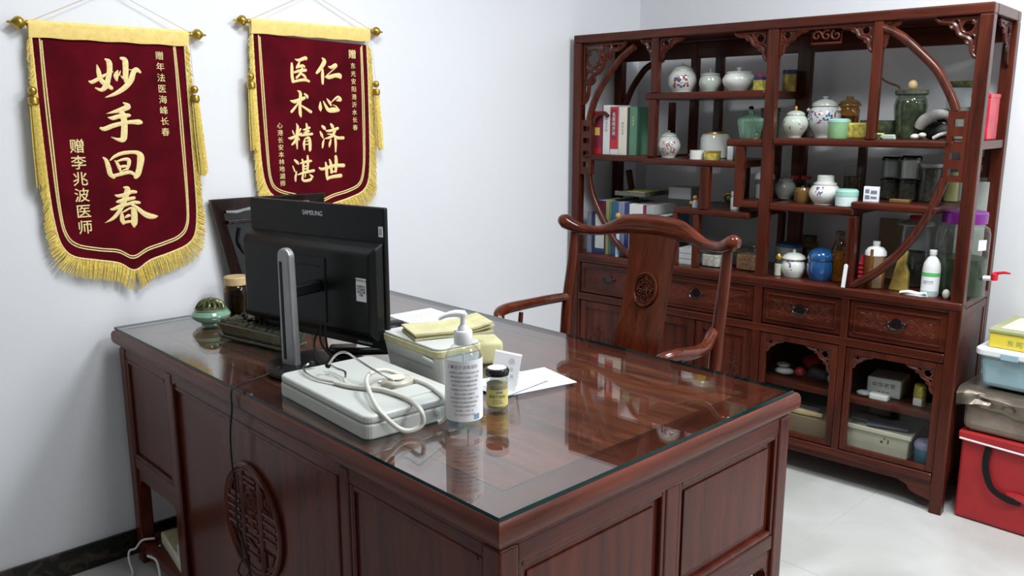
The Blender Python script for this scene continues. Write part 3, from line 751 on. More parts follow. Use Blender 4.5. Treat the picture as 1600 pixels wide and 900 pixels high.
# glass plate over the top
g = B(); g.cur = 0; gz0, gz1 = .7822, .790
g.add([(DX0, DY0, gz1), (DX1, DY0, gz1), (DX1, DY1, gz1), (DX0, DY1, gz1), (DX0, DY0, gz0), (DX1, DY0, gz0), (DX1, DY1, gz0), (DX0, DY1, gz0)], [(0, 1, 2, 3), (7, 6, 5, 4)])
g.cur = 1; o_ = len(g.v)
g.f += [[4, 5, 1, 0], [5, 6, 2, 1], [6, 7, 3, 2], [7, 4, 0, 3]]; g.mi += [1] * 4
gp = mk('glass_plate', g, ['glass', 'glassedge'], None, smooth=False, fix=False)
tag(gp, 'clear glass plate with dark green edges covering the whole desk top', 'glass plate')

# ------------------------------------------------------------------ armchair
ch = thing('armchair', 'rosewood armchair with a yoke-shaped crest rail and carved splat behind the desk', 'chair', (2.25, 1.71, 0))
def hp(name, b, mat='chair', bevel=0, **k):
    b.xf(Matrix.Translation((-2.25, -1.71, 0))); return mk(name, b, mat, ch, bevel=bevel, **k)
crest = [(2.225, 2.085, 1.060, .014, .013), (2.225, 2.066, 1.064, .026, .024), (2.232, 2.030, 1.050, .022, .021), (2.245, 1.990, 1.040, .018, .019), (2.262, 1.93, 1.040, .017, .017), (2.275, 1.87, 1.056, .025, .016), (2.28, 1.82, 1.070, .034, .015),
         (2.283, 1.76, 1.074, .037, .015), (2.285, 1.71, 1.074, .038, .015), (2.283, 1.66, 1.073, .037, .015), (2.28, 1.60, 1.068, .034, .015), (2.275, 1.55, 1.054, .025, .016), (2.262, 1.49, 1.036, .018, .017), (2.245, 1.43, 1.036, .019, .019),
         (2.232, 1.395, 1.047, .023, .021), (2.225, 1.366, 1.058, .026, .024), (2.225, 1.348, 1.058, .014, .013)]
hp('crest_rail', B().sweep([(x, y, z) for x, y, z, a, c in crest], [q[3] for q in crest], 16, rb=[q[4] for q in crest], up=(0, 0, 1), seg=4), 'chair_y')
for sy, yt, yb in ((1, 2.030, 2.035), (-1, 1.398, 1.400)):
    hp('back_post', B().sweep([(2.175, yb, 0), (2.19, yb, .3), (2.19, yb, .5), (2.205, yb, .65), (2.215, yb, .78), (2.232, yt, .92), (2.242, yt, 1.03)], [.021, .021, .021, .0215, .021, .019, .0165], 14, seg=3))
# splat (S-curved board with concave sides)
sec = [(.47, 2.195, .115), (.55, 2.19, .105), (.64, 2.20, .094), (.75, 2.228, .090), (.85, 2.252, .088), (.95, 2.270, .090), (1.045, 2.282, .098)]
b = B(); zz = [Vector((s[1], s[2], s[0])) for s in sec]; P_, A_, _ = smooth_path(zz, [1] * len(zz), [1] * len(zz), 5)
vs = []
for p in P_:
    for (dx_, sy) in ((-.007, -1), (-.007, 1), (.007, 1), (.007, -1)): vs.append((p.x + dx_, 1.71 + sy * p.y, p.z))
fs = [(0, 1, 2, 3), tuple(len(vs) - 4 + i for i in (3, 2, 1, 0))]
for i in range(len(P_) - 1):
    for j in range(4):
        j2 = (j + 1) % 4; fs.append((i * 4 + j, i * 4 + j2, i * 4 + 4 + j2, i * 4 + 4 + j))
b.add(vs, fs)
sp = hp('splat', b, 'chair')
b = B(); CPL = lambda u, v: (2.222 - 2.25 + (v * .24), u, .852 + v - .852 + .0)
PC = lambda u, v: (2.2425 - 2.25 + v * .22, u, .862 + v)
rr = .048
line3(b, PC, [(rr * math.cos(a * PI / 14), 1.12 * rr * math.sin(a * PI / 14)) for a in range(28)], .0045, 0, 8, True)
line3(b, PC, [(.88 * rr * math.cos(a * PI / 14), .98 * rr * math.sin(a * PI / 14)) for a in range(28)], .0025, 0, 6, True)
for (u, v, r_, a_, d_) in ((-.018, .018, .013, 0, 1), (.018, .018, .013, 3, -1), (0, .03, .011, 1, 1), (-.02, -.012, .013, 2, -1), (.02, -.012, .013, 1, 1), (0, -.028, .013, 4, 1), (0, 0, .012, 5, -1), (-.03, .002, .008, 5, 1), (.03, .002, .008, 2, 1)):
    scroll(b, (u, v), r_, 1.4, a_, d_, PC, .0026)
mk('carved_roundel', b, 'chair', sp, smooth=True)
for sy, ya in ((1, 2.03), (-1, 1.41)):
    o_ = .012 * sy
    pts = [(2.222, ya, .785), (2.185, ya + .5 * o_, .770), (2.13, ya + 2.0 * o_, .749), (2.06, ya + 2.5 * o_, .744), (1.99, ya + 1.5 * o_, .748), (1.945, ya + .3 * o_, .742), (1.918, ya - .6 * o_, .722), (1.905, ya - o_, .69)] if sy < 0 else \
          [(2.222, ya, .793), (2.14, ya + o_, .793), (2.03, ya + 2.0 * o_, .790), (1.94, ya + 2.5 * o_, .787), (1.890, ya + 1.5 * o_, .781), (1.869, ya - .3 * o_, .762), (1.869, ya - o_, .722)]
    hp('armrest', B().sweep(pts, ([.016, .018, .0185, .020, .020, .0205, .019, .017] if sy < 0 else [.015, .017, .0175, .019, .0195, .018, .017]), 14, seg=5))
    xf_ = 1.905 if sy < 0 else 1.872
    hp('front_post', B().sweep([(1.875, ya - .0, 0), (1.875, ya, .3), (1.875, ya, .47), (1.875, ya, .60), (xf_, ya - o_, .70)], [.019, .019, .019, .016, .015], 12, seg=3))
    hp('arm_strut', B().sweep([(2.00, ya, .475), (1.99, ya + 2.2 * o_, .62), (2.0, ya + 2.2 * o_, .765)], [.013, .011, .008], 10, seg=4))
    hp('side_stretcher', B().sweep([(2.18, ya, .16), (1.875, ya, .16)], .011, 10))
hp('seat', B().box(1.855, 2.215, 1.38, 2.06, .445, .475), 'chair_y', .008, seg=3)
hp('seat_apron', B().box(1.872, 1.885, 1.41, 2.03, .37, .446), 'chair_y', .002)
hp('footrest', B().box(1.858, 1.892, 1.41, 2.03, .095, .12), 'chair_y', .004)
hp('back_stretcher', B().sweep([(2.18, 1.41, .2), (2.18, 2.03, .2)], .011, 10), 'chair_y')
# ------------------------------------------------------------------ wall banners
BRUSH_A = [[(-570,-1070,35),(-540,-1260,130),(-510,-1470,135),(-400,-1600,150),(-220,-1730,115)],[(-320,-890,50),(-220,-970,160),(-220,-1190,160),(-280,-1440,150),(-360,-1650,165),(-500,-1790,110),(-670,-1740,45)],[(-830,-1550,50),(-760,-1570,105),(-600,-1490,105),(-380,-1360,80),(-130,-1250,30)],[(10,-1210,40),(-50,-1360,150),(-40,-1500,60)],[(140,-840,80),(250,-900,170),(250,-1120,170),(230,-1370,160),(210,-1520,85)],[(220,-1480,50),(140,-1410,70),(90,-1360,25)],[(90,-1220,30),(40,-1340,50)],[(670,-1230,80),(570,-1160,140),(470,-1250,150),(380,-1470,170),(180,-1700,150),(-110,-1890,110),(-410,-2010,30)],[(340,-1170,30),(440,-1170,30),(510,-1140,50)],[(90,-2160,40),(230,-2270,165),(-30,-2380,130),(-230,-2440,80),(-430,-2490,15)],[(-390,-2600,30),(-260,-2620,120),(-80,-2570,130),(190,-2540,120),(250,-2540,80)],[(-630,-2920,75),(-520,-2940,130),(-280,-2850,135),(-10,-2780,120),(230,-2740,115),(500,-2740,160),(570,-2750,110)],[(-80,-2410,60),(30,-2490,180),(70,-2730,185),(40,-3070,195),(-10,-3250,185),(-140,-3270,105),(-350,-3190,20)],[(-640,-3800,50),(-560,-3890,115),(-510,-4110,150),(-480,-4290,145),(-390,-4390,120)],[(-440,-3880,45),(-300,-3770,90),(-60,-3680,110),(300,-3660,110),(450,-3740,185),(470,-3870,220),(410,-4140,185),(340,-4330,180),(270,-4420,130)],[(-420,-4370,110),(-200,-4320,105),(100,-4270,110),(240,-4350,90)],[(-310,-3900,35),(-250,-3980,90),(-200,-4120,100),(-170,-4240,50)],[(-230,-3920,55),(-50,-3870,85),(100,-3890,120),(90,-4040,110),(50,-4130,90)],[(-190,-4100,80),(-40,-4080,90),(70,-4110,70)],[(-200,-4270,30),(-80,-4200,45),(50,-4170,65)],[(-400,-4950,30),(-300,-4980,100),(-80,-4950,115),(100,-4880,115),(230,-4890,90)],[(-360,-5160,60),(-290,-5150,110),(-100,-5110,120),(160,-5070,100)],[(-560,-5380,55),(-460,-5370,95),(-270,-5300,120),(-30,-5250,100),(170,-5210,110),(310,-5230,85)],[(-110,-4730,60),(-10,-4780,160),(-60,-4950,175),(-180,-5220,155),(-300,-5430,120),(-450,-5600,110),(-590,-5700,80),(-770,-5780,10)],[(80,-5280,80),(230,-5390,115),(390,-5550,145),(560,-5660,180),(740,-5700,135),(830,-5700,50)],[(-240,-5480,30),(-250,-5580,105),(-250,-5740,140),(-220,-5840,80)],[(-230,-5500,30),(-130,-5450,60),(40,-5380,70),(120,-5490,180),(120,-5690,195),(100,-5870,190),(90,-5960,80)],[(-140,-5650,70),(-60,-5610,95),(-20,-5610,75)],[(-240,-5840,70),(-120,-5800,90),(20,-5800,80)]]
BRUSH_B = [[(-760,-1150,25),(-610,-1180,100),(-340,-1090,120),(-320,-1130,85)],[(-890,-1300,75),(-890,-1460,115),(-900,-1720,115),(-870,-1910,125)],[(-870,-1930,75),(-680,-1880,90),(-410,-1840,105),(-240,-1890,80)],[(-580,-1220,45),(-650,-1370,105),(-710,-1440,65)],[(-660,-1420,75),(-490,-1360,100),(-400,-1390,75)],[(-800,-1600,70),(-600,-1540,105),(-360,-1510,110)],[(-490,-1450,80),(-570,-1630,90),(-730,-1780,80)],[(-540,-1640,65),(-440,-1690,95),(-370,-1770,80)],[(330,-1060,45),(420,-1170,160),(300,-1360,145),(140,-1540,115),(80,-1590,80)],[(330,-1460,80),(320,-1680,130),(310,-1950,85)],[(580,-1350,45),(690,-1370,110),(870,-1290,145),(900,-1330,85)],[(900,-1360,35),(680,-1520,40),(500,-1660,50)],[(440,-1710,55),(580,-1720,140),(850,-1650,145),(1030,-1660,190),(1060,-1720,95)],[(-700,-2230,50),(-610,-2300,115),(-620,-2510,115),(-650,-2740,110),(-650,-3010,125),(-630,-3130,50)],[(-1020,-2570,30),(-860,-2600,130),(-650,-2540,130),(-460,-2470,110)],[(-690,-2630,45),(-840,-2800,85),(-990,-2950,95)],[(-600,-2730,55),(-430,-2830,85),(-230,-2950,110)],[(-440,-2330,65),(-350,-2410,110),(-340,-2470,65)],[(180,-2600,40),(170,-2800,145),(180,-2920,45)],[(310,-2580,50),(390,-2730,100),(510,-2880,150),(720,-2880,190),(920,-2880,120)],[(920,-2880,80),(840,-2760,55),(700,-2700,30)],[(460,-2490,45),(560,-2610,110),(620,-2720,60)],[(630,-2610,30),(810,-2470,70),(940,-2410,90),(1030,-2510,120),(920,-2530,85),(850,-2550,30)],[(-820,-3370,40),(-780,-3490,105),(-810,-3690,115),(-840,-3920,110),(-840,-4240,45)],[(-990,-3610,45),(-950,-3710,65),(-920,-3750,40)],[(-670,-3550,65),(-740,-3670,70)],[(-1170,-3860,30),(-1070,-3870,100),(-880,-3810,100),(-650,-3720,85)],[(-850,-3860,65),(-940,-4010,100),(-1040,-4090,65)],[(-770,-3870,60),(-740,-3940,45)],[(-570,-3570,35),(-510,-3580,75),(-310,-3510,85)],[(-560,-3700,40),(-340,-3630,75)],[(-680,-3790,40),(-550,-3770,80),(-220,-3730,95)],[(-430,-3370,60),(-410,-3500,100),(-440,-3750,95)],[(-520,-3900,45),(-560,-4070,105),(-560,-4290,45)],[(-520,-3900,40),(-360,-3870,110),(-320,-4050,125),(-330,-4280,110),(-350,-4340,45)],[(-480,-3990,25),(-380,-3970,45)],[(-490,-4100,35),(-390,-4090,45)],[(220,-3460,90),(300,-3530,125),(350,-3590,40)],[(120,-3650,50),(170,-3760,105),(230,-3880,50)],[(280,-3910,30),(220,-4060,90),(190,-4220,65)],[(580,-3390,80),(640,-3470,130),(670,-3550,65)],[(380,-3630,60),(570,-3620,105),(860,-3540,105)],[(740,-3620,110),(630,-3800,110),(450,-3880,85),(310,-3900,35)],[(420,-3740,35),(630,-3770,75),(830,-3880,110),(1080,-3890,115)],[(550,-3950,60),(500,-4090,105),(470,-4210,45)],[(730,-3830,85),(750,-4070,105),(730,-4390,55)],[(-960,-4640,75),(-860,-4730,105),(-820,-4790,45)],[(-1050,-4850,45),(-990,-5010,60),(-950,-5070,45)],[(-900,-5040,30),(-960,-5220,85),(-970,-5380,60)],[(-740,-4760,55),(-540,-4720,95),(-310,-4690,90)],[(-660,-4630,70),(-630,-4790,95),(-640,-5060,90)],[(-440,-4510,75),(-440,-4740,105),(-470,-5030,85)],[(-630,-4880,55),(-460,-4860,55)],[(-630,-4970,55),(-470,-4960,55)],[(-870,-5160,40),(-620,-5100,95),(-220,-5040,105)],[(-660,-5170,75),(-690,-5320,95),(-610,-5390,95),(-400,-5370,105),(-320,-5320,75)],[(-560,-5180,45),(-580,-5250,45)],[(-390,-5180,40),(-280,-5260,85)],[(20,-4950,65),(160,-5000,105),(640,-4900,125),(1050,-4900,140)],[(290,-4770,65),(320,-4950,115),(320,-5220,120),(340,-5370,100)],[(340,-5350,100),(550,-5300,120),(910,-5270,140)],[(460,-4670,65),(510,-4830,115),(520,-5130,115)],[(730,-4560,110),(740,-4780,140),(700,-5110,100)],[(510,-5120,65),(670,-5110,65)]]
def brush(b, st, y, k=1e-4):
    pts = [Vector((p[0] * k, y, p[1] * k)) for p in st]; ws = [p[2] * k / 2 for p in st]
    if len(pts) == 2: pts.insert(1, (pts[0] + pts[1]) / 2); ws.insert(1, max(ws))
    P, A, _ = smooth_path(pts, ws, ws, 5)
    n = len(P); vs = []
    def off(i):
        t = P[min(i + 1, n - 1)] - P[max(i - 1, 0)]; t.normalize()
        return Vector((-t.z, 0, t.x)), t
    for i in range(n):
        o, t = off(i); w = max(A[i], .0006)
        vs += [P[i] + o * w, P[i] + Vector((0, -.0012, 0)), P[i] - o * w]
    fs = []
    for i in range(n - 1):
        a = i * 3; c = a + 3
        fs += [(a, a + 1, c + 1, c), (a + 1, a + 2, c + 2, c + 1)]
    for i, sg in ((0, -1), (n - 1, 1)):      # rounded ends
        o, t = off(i); w = max(A[i], .0006); k0 = len(vs)
        for j in range(1, 6):
            an = PI * j / 6
            vs.append(P[i] + o * (w * math.cos(an)) + t * (sg * w * math.sin(an)))
        ring = [i * 3] + [k0 + j for j in range(5)] + [i * 3 + 2]
        for q in range(6): fs.append((i * 3 + 1, ring[q], ring[q + 1]))
    b.add(vs, fs)

def resample(pts, step, closed=False, seg=6):
    P, _, _ = smooth_path([Vector((p[0], 0, p[1])) for p in pts], [0] * len(pts), [0] * len(pts), seg, closed)
    out = [P[0].copy()]; acc = 0
    for a, c in zip(P, P[1:]):
        L = (c - a).length; d = step - acc
        while d <= L and L > 0:
            out.append(a.lerp(c, d / L)); d += step
        acc = (acc + L) % step if step else 0
        acc = L - (d - step)
    return out

def banner(x, z, rod, outline, outer, gold, brushes, label, cols, strs):
    t = thing('banner', label, 'banner', (x, 2.730, z), group='velvet pennants hung on the wall')
    ro = rod
    mk('rod', B().sweep([(-ro, 0, 0), (ro, 0, 0)], .006, 10), 'gold', t)
    for sg in (-1, 1):
        b = B(); e = sg * ro
        prof = [(.0035, -.004), (.008, 0), (.008, .004), (.005, .006), (.010, .010), (.0165, .017), (.018, .024), (.016, .031), (.009, .039), (.004, .044), (.0035, .050), (.001, .054)]
        b.lathe(prof, (0, 0, 0), 20)
        b.xf(Matrix.Translation((e, 0, 0)) @ Matrix.Rotation(sg * PI / 2, 4, 'Y'))
        mk('finial', b, 'gold', t, smooth=True)
    # hanging cord from both ends to a nail above
    b = B(); b.sweep([(-ro + .004, -.002, .006), (-.0, .008, .115)], .0011, 5).sweep([(ro - .004, -.002, .006), (0.0, .008, .115)], .0011, 5)
    mk('hanging_cord', b, 'string', t)
    # cloth: slightly wavy velvet body, thickened
    def cloth(pts, y, th, mat, name):
        b = B(); b.prism([(p[0], p[1]) for p in pts], 'y', y, y + th); return mk(name, b, mat, t, smooth=False)
    body = cloth([(p.x, p.z) for p in resample(outline, .02, seg=6)], .004, .004, 'velvet', 'velvet_body')
    b = B(); topn = 24; w0 = abs(outline[0][0]) + .006; w1 = abs(outline[-1][0]) + .012
    vs = []
    for i in range(topn + 1):
        u = -w0 + (w0 + w1) * i / topn; wv = .0012 * math.sin(u * 60)
        for (yy, zz) in ((-.0085 + wv, .002), (-.0075 + wv, -.018), (-.003, -.038 + wv), (.003, -.038 + wv), (.009, -.018), (.0085, .002), (0, .010)):
            vs.append((u, yy, zz))
    fs = []
    for i in range(topn):
        for j in range(7):
            j2 = (j + 1) % 7; fs.append((i * 7 + j, i * 7 + j2, i * 7 + 7 + j2, i * 7 + 7 + j))
    fs += [tuple(range(7)), tuple(reversed(range(topn * 7, topn * 7 + 7)))]
    b.add(vs, fs); mk('rod_sleeve', b, 'goldsatin', t, smooth=True)
    # twin gold braid lines
    b = B()
    for off_ in (0, 1):
        P = resample(gold, .012, seg=6)
        cx_ = 0
        pts = []
        for p in P:
            q = Vector((p.x, .003, p.z)); c = Vector((0, .003, -.28)); d_ = (c - q); d_.normalize()
            pts.append(q + d_ * (.0075 * off_) + Vector((0, .0, 0)))
        b.sweep(pts, .0022, 6)
    mk('gold_braid', b, 'goldthread', t, smooth=True)
    P = resample(outline, .01, seg=6)
    b = B().sweep([Vector((p.x, .002 - .0015 * (i % 2), p.z)) for i, p in enumerate(P)], .0032, 6)
    mk('edge_cord', b, 'goldthread', t, smooth=True)
    # fringe threads all along the edge (nobody could count them)
    I = resample(outline, .0016, seg=8); O = outer
    Oc = resample(O, .002, seg=8)
    b = B(); n = len(I); m = len(Oc)
    for i in range(n):
        f = i / (n - 1); p = I[i]
        q = min(Oc[max(0, int(f * m) - int(.06 * m)):int(f * m) + int(.06 * m) + 1], key=lambda q_: (q_ - p).length + 0)
        d_ = (q - p); L = max(d_.length, .016)
        vert = abs(p.x) > .15 and p.z > -.55
        dn = Vector((0, 0, -1))
        dirv = (d_.normalized() * .55 + dn * .85).normalized() if vert else (d_.normalized() * (.9 if abs(p.x) > .07 else .15 + .75 * abs(p.x) / .07) + dn * .45).normalized()
        L = L * random.uniform(.93, 1.12) * (1.5 if vert else 1.15)
        if abs(p.x) < .06 and p.z < -.55: L = max(L, .045 + .018 * (1 - abs(p.x) / .06))
        w = .0011; y0 = .001 + random.uniform(-.003, .002); bend = random.uniform(-.003, .003)
        mid = p + dirv * L * .5 + Vector((bend, -.003, 0)); end = p + dirv * L + Vector((bend, random.uniform(-.002, .004), 0))
        sx = Vector((dirv.z, 0, -dirv.x)) * w
        base_ = Vector((p.x, y0, p.z)); mid = Vector((mid.x, y0 - .003, mid.z)); end = Vector((end.x, y0 + random.uniform(-.002, .002), end.z))
        th = Vector((0, w, 0))
        vs = []
        for c_ in (base_, mid, end): vs += [c_ - sx, c_ - th, c_ + sx]
        b.add(vs, [(0, 1, 4, 3), (1, 2, 5, 4), (3, 4, 7, 6), (4, 5, 8, 7), (2, 0, 3, 5), (5, 3, 6, 8)])
    fr_ = mk('fringe', b, 'fringe', t, smooth=False, fix=False); fr_['kind'] = 'stuff'
    # tassels hanging from the rod ends
    for sg, (tx, tz, L) in zip((-1, 1), strs):
        b = B().sweep([(sg * ro * .985, 0, 0), (tx, -.012, tz + .015)], .0008, 5)
        mk('tassel_cord', b, 'string', t)
        b = B().ball((tx, -.012, tz), .0125, 14, 8, sz=1.05).lathe([(.005, -.016), (.013, -.019), (.0145, -.026), (.0145, -.036), (.012, -.039)], (tx, -.012, tz), 14)
        ta = mk('tassel', b, 'gold', t, smooth=True)
        b = B()
        for k in range(60):
            a = 2 * PI * k / 60 * 2.4; r0 = .002 + .010 * ((k % 10) / 10); r1 = r0 * 1.35
            p0 = Vector((tx + r0 * math.cos(a), -.012 + .7 * r0 * math.sin(a), tz - .036)); lean = .010 * (1 if sg > 0 else -.1)
            p1 = Vector((tx + r1 * math.cos(a) + lean * .5, -.012 + .7 * r1 * math.sin(a), tz - .036 - L * .5)); p2 = Vector((tx + r1 * 1.05 * math.cos(a) + lean, -.012 + .7 * r1 * math.sin(a), tz - .036 - L * random.uniform(.94, 1.03)))
            b.sweep([p0, p1, p2], .0011, 3)
        s_ = mk('tassel_threads', b, 'fringe', ta, smooth=False); s_['kind'] = 'stuff'
    # writing
    i0 = 0
    for cnt in ([9, 4, 7, 9] if len(brushes) == 29 else [8, 5, 5, 5, 14, 9, 12, 6]):
        b = B()
        for i in range(i0, i0 + cnt): brush(b, brushes[i], .0032 - .00004 * (i - i0))
        i0 += cnt
        mk('gold_character', b, 'goldthread', t, smooth=False, fix=False)
    assert i0 == len(brushes)
    for (s, size, u0, z0, u1, z1) in cols:
        n = len(s)
        me = text('small_characters', '\n'.join(s), size, 'goldthread', t, ((u0 + u1) / 2, .0025, (z0 + z1) / 2), (PI / 2, math.atan2(u0 - u1, z0 - z1) * -1 * 0, 0), ext=.0006, bold=.0003 if size > .03 else 0, line=(z0 - z1) / max(n - 1, 1) / size if n > 1 else 1.0)
    return t
banner(.95, 1.690, .232,
 [(-.228, -.030), (-.2285, -.218), (-.227, -.345), (-.225, -.475), (-.219, -.57), (-.206, -.635), (-.175, -.672), (-.111, -.690), (-.047, -.707), (-.002, -.735), (.05, -.708), (.111, -.692), (.170, -.672), (.200, -.64), (.212, -.57), (.214, -.459), (.213, -.334), (.212, -.192), (.212, -.024)],
 [(-.240, -.033), (-.247, -.182), (-.249, -.326), (-.248, -.455), (-.243, -.575), (-.228, -.665), (-.19, -.718), (-.115, -.738), (-.051, -.758), (-.003, -.795), (.047, -.762), (.12, -.74), (.185, -.718), (.225, -.668), (.236, -.570), (.234, -.42), (.231, -.192), (.226, -.033)],
 [(-.206, -.039), (-.2085, -.199), (-.207, -.382), (-.203, -.53), (-.193, -.605), (-.165, -.642), (-.10, -.662), (-.045, -.673), (-.002, -.697), (.045, -.676), (.10, -.662), (.150, -.645), (.178, -.61), (.186, -.53), (.187, -.293), (.184, -.114), (.181, -.026)],
 BRUSH_A, 'dark red velvet pennant with four large gold characters, left of the two on the wall',
 [('赠李兆波医师', .044, -.137, -.347, -.133, -.589), ('赠年法医海峰长春', .027, .129, -.073, .132, -.307)], [(-.243, -.186, .235), (.228, -.172, .235)])
banner(1.628, 1.745, .243,
 [(-.232, -.038), (-.232, -.18), (-.230, -.35), (-.226, -.481), (-.212, -.552), (-.18, -.59), (-.10, -.612), (-.04, -.626), (0, -.645), (.056, -.628), (.125, -.612), (.185, -.59), (.212, -.55), (.222, -.47), (.225, -.354), (.226, -.165), (.224, -.045)],
 [(-.246, -.034), (-.253, -.201), (-.254, -.35), (-.252, -.49), (-.24, -.585), (-.19, -.64), (-.10, -.665), (0, -.70), (.055, -.672), (.125, -.662), (.205, -.635), (.244, -.580), (.252, -.475), (.251, -.306), (.247, -.118), (.242, -.025)],
 [(-.209, -.042), (-.208, -.243), (-.204, -.416), (-.197, -.525), (-.172, -.568), (-.10, -.592), (-.04, -.606), (0, -.62), (.057, -.602), (.127, -.587), (.177, -.562), (.196, -.50), (.202, -.40), (.205, -.236), (.203, -.046)],
 BRUSH_B, 'dark red velvet pennant with eight gold characters in two columns, partly behind the monitor',
 [('赠', .034, .160, -.078, .160, -.1), ('东光安阳港沂水长春', .022, .165, -.130, .158, -.353), ('心港长安本林地湖师', .022, -.147, -.344, -.149, -.545)], [(-.254, -.180, .205), (.251, -.192, .205)])
# ------------------------------------------------------------------ things on the desk
ZD = .790
def single(name, b, mat, label, cat, loc, rz=0, group=None, **k):
    o = mk(name, b, mat, None, loc, (0, 0, rz), **k); return tag(o, label, cat, group)
# monitor
TH = math.radians(-79.1)
mo = thing('monitor', 'black computer monitor seen from behind on a grey column stand', 'monitor', (1.093, 1.885, ZD), TH)
mk('screen_shell', B().box(-.256, .243, .012, .026, .080, .430), 'black', mo, bevel=.004)
mk('screen', B().box(-.250, .238, .0258, .0270, .095, .422), 'blackgloss', mo, smooth=False)
b = B(); vs = []
for (x0, x1, y, z0, z1) in ((-.256, .238, .013, .100, .347), (-.254, .235, -.012, .108, .333), (-.245, .224, -.026, .125, .320)):
    vs += [(x0, y, z0), (x1, y, z0), (x1, y, z1), (x0, y, z1)]
fs = [(8, 9, 10, 11), (3, 2, 1, 0)]
for k in (0, 4):
    for j in range(4): j2 = (j + 1) % 4; fs.append((k + j, k + j2, k + 4 + j2, k + 4 + j))
b.add(vs, fs); mk('rear_housing', b, 'black', mo, bevel=.005, seg=3)
mk('mount_plate', B().box(-.045, .075, -.029, -.024, .135, .300), 'black', mo, bevel=.002)
mk('plate_groove', B().box(-.02, .055, -.0305, -.0285, .276, .278), 'rubber', mo, smooth=False)
LC = Matrix.Rotation(-TH, 3, 'Z') @ (Vector((0, 0, CAMH)) - Vector((1.093, 1.885, ZD)))
SCM = Matrix.Translation(LC) @ Matrix.Scale(1.05, 4) @ Matrix.Translation(-LC)
PANEL_PARTS = []
mk('mount_neck', B().box(-.046, -.016, -.048, .040, .192, .222), 'black', mo, bevel=.005)
b = B(); pr = []
for i in range(13): a = PI * i / 12; pr.append((.023 * math.cos(a), .297 + .022 * math.sin(a)))
poly = [(-.026, 0), ] + [(-.0, 0)]
poly = [(.027, .012), *pr, (-.027, .012)]
b.prism(poly, 'y', -.066, -.044)
b.xf(Matrix.Translation((-.036, 0, 0)))
col_ = mk('stand_column', b, 'grey_metal', mo, bevel=.006, seg=3)
mk('cable_slot', B().box(-.051, -.040, -.0668, -.062, .03, .285), 'rubber', mo, bevel=.001)
mk('stand_base', B().lathe([(.126, 0), (.130, .004), (.130, .010), (.124, .015), (.09, .017), (.001, .0175)], (0, 0, 0), 56), 'black', mo, smooth=True)
text('brand_mark', 'SAMSUNG', .017, 'inkwhite', mo, (-.007, .0117, .402), (PI / 2, 0, 0), spacing=.95)
text('brand_mark', 'VANUSCORD0', .008, 'inkwhite', mo, (.165, .0117, .090), (PI / 2, 0, 0))
st_ = mk('sticker', B().box(.224, .238, .0108, .0116, .360, .385), 'label', mo, smooth=False)
text('print', '||||\nIIII', .009, 'ink', st_, (.231, .0106, .372), (PI / 2, 0, 0), ext=.0001)
st_ = mk('sticker', B().box(.180, .214, -.0262, -.0252, .205, .262), 'label', mo, smooth=False)
text('print', 'MWRSBCX', .007, 'ink', st_, (.197, -.0265, .256), (PI / 2, 0, 0), ext=.0001)
text('print', '电源型号\n产品编码\n制造日期\n中国', .007, 'ink', st_, (.197, -.0265, .231), (PI / 2, 0, 0), ext=.0001)
for c_ in list(mo.children):
    if c_.name.split('.')[0] in ('screen_shell', 'screen', 'rear_housing', 'mount_plate', 'plate_groove', 'brand_mark', 'sticker'): c_.matrix_basis = SCM @ c_.matrix_basis
b = B(); b.sweep([(.02, .0, .12), (.03, -.01, .07), (.06, .02, .02), (.08, .04, .0185)], .003, 8, seg=5).sweep([(.035, .0, .12), (.04, .0, .06), (.03, .03, .0185)], .003, 8, seg=5).sweep([(.0, .01, .105), (-.01, 0, .06), (.03, -.02, .019), (.1, -.03, .0185)], .0028, 8, seg=5)
mk('cable', b, 'rubber', mo, smooth=True)
# cable over the desk edge
pts = [(.995, 1.905, .8065), (.955, 1.897, .797), (.90, 1.888, .7935), (.862, 1.872, .7935), (.846, 1.866, .785), (.843, 1.864, .74), (.845, 1.885, .68), (.850, 1.90, .60), (.852, 1.893, .52), (.851, 1.897, .44), (.852, 1.865, .38), (.852, 1.845, .33), (.85, 1.868, .295), (.845, 1.895, .30), (.85, 1.885, .33), (.852, 1.862, .345), (.852, 1.835, .29), (.852, 1.82, .2)]
b = B().sweep(pts, .0023, 8, seg=6)
tag(mk('cable', b, 'rubber', None, smooth=True), 'thin black cable running over the desk edge and hanging in front of the medallion', 'cable')
# dark carved tray leaning on the wall
tr = thing('wooden_tray', 'dark glossy carved wooden tray leaning on the wall behind the monitor', 'tray', (1.425, 2.715, ZD), 0, rot=(math.radians(-4), 0, 0))
def trap(w0, w1, z0, z1): return [(-w0, z0), (w0, z0), (w1, z1), (-w1, z1)]
b = B(); o_ = trap(.155, .217, 0, .372); i_ = trap(.110, .170, .05, .325)
vs = [(x, -.022, z) for x, z in o_] + [(x, -.006, z) for x, z in i_] + [(x, .006, z) for x, z in o_] + [(x, .004, z) for x, z in i_]
fs = []
for j in range(4):
    j2 = (j + 1) % 4
    fs += [(j, j2, 4 + j2, 4 + j), (8 + j, 12 + j, 12 + j2, 8 + j2), (j, 8 + j, 8 + j2, j2), (4 + j, 4 + j2, 12 + j2, 12 + j)]
b.add(vs, fs); mk('frame', b, 'darkwood', tr, bevel=.007, seg=3)
mk('panel', B().prism(trap(.112, .172, .048, .327), 'y', -.003, .003), 'blackgloss', tr, smooth=False)
mk('ledge', B().box(-.165, .165, -.02, -.002, .285, .300), 'darkwood', tr, bevel=.004)
b = B()
b.sweep([(-.165, -.012, .327), (-.13, -.016, .325), (-.10, -.014, .330), (-.06, -.016, .333), (0, -.013, .336), (.08, -.016, .338), (.15, -.014, .342)], [.005, .007, .006, .008, .006, .008, .005], 8, seg=4)
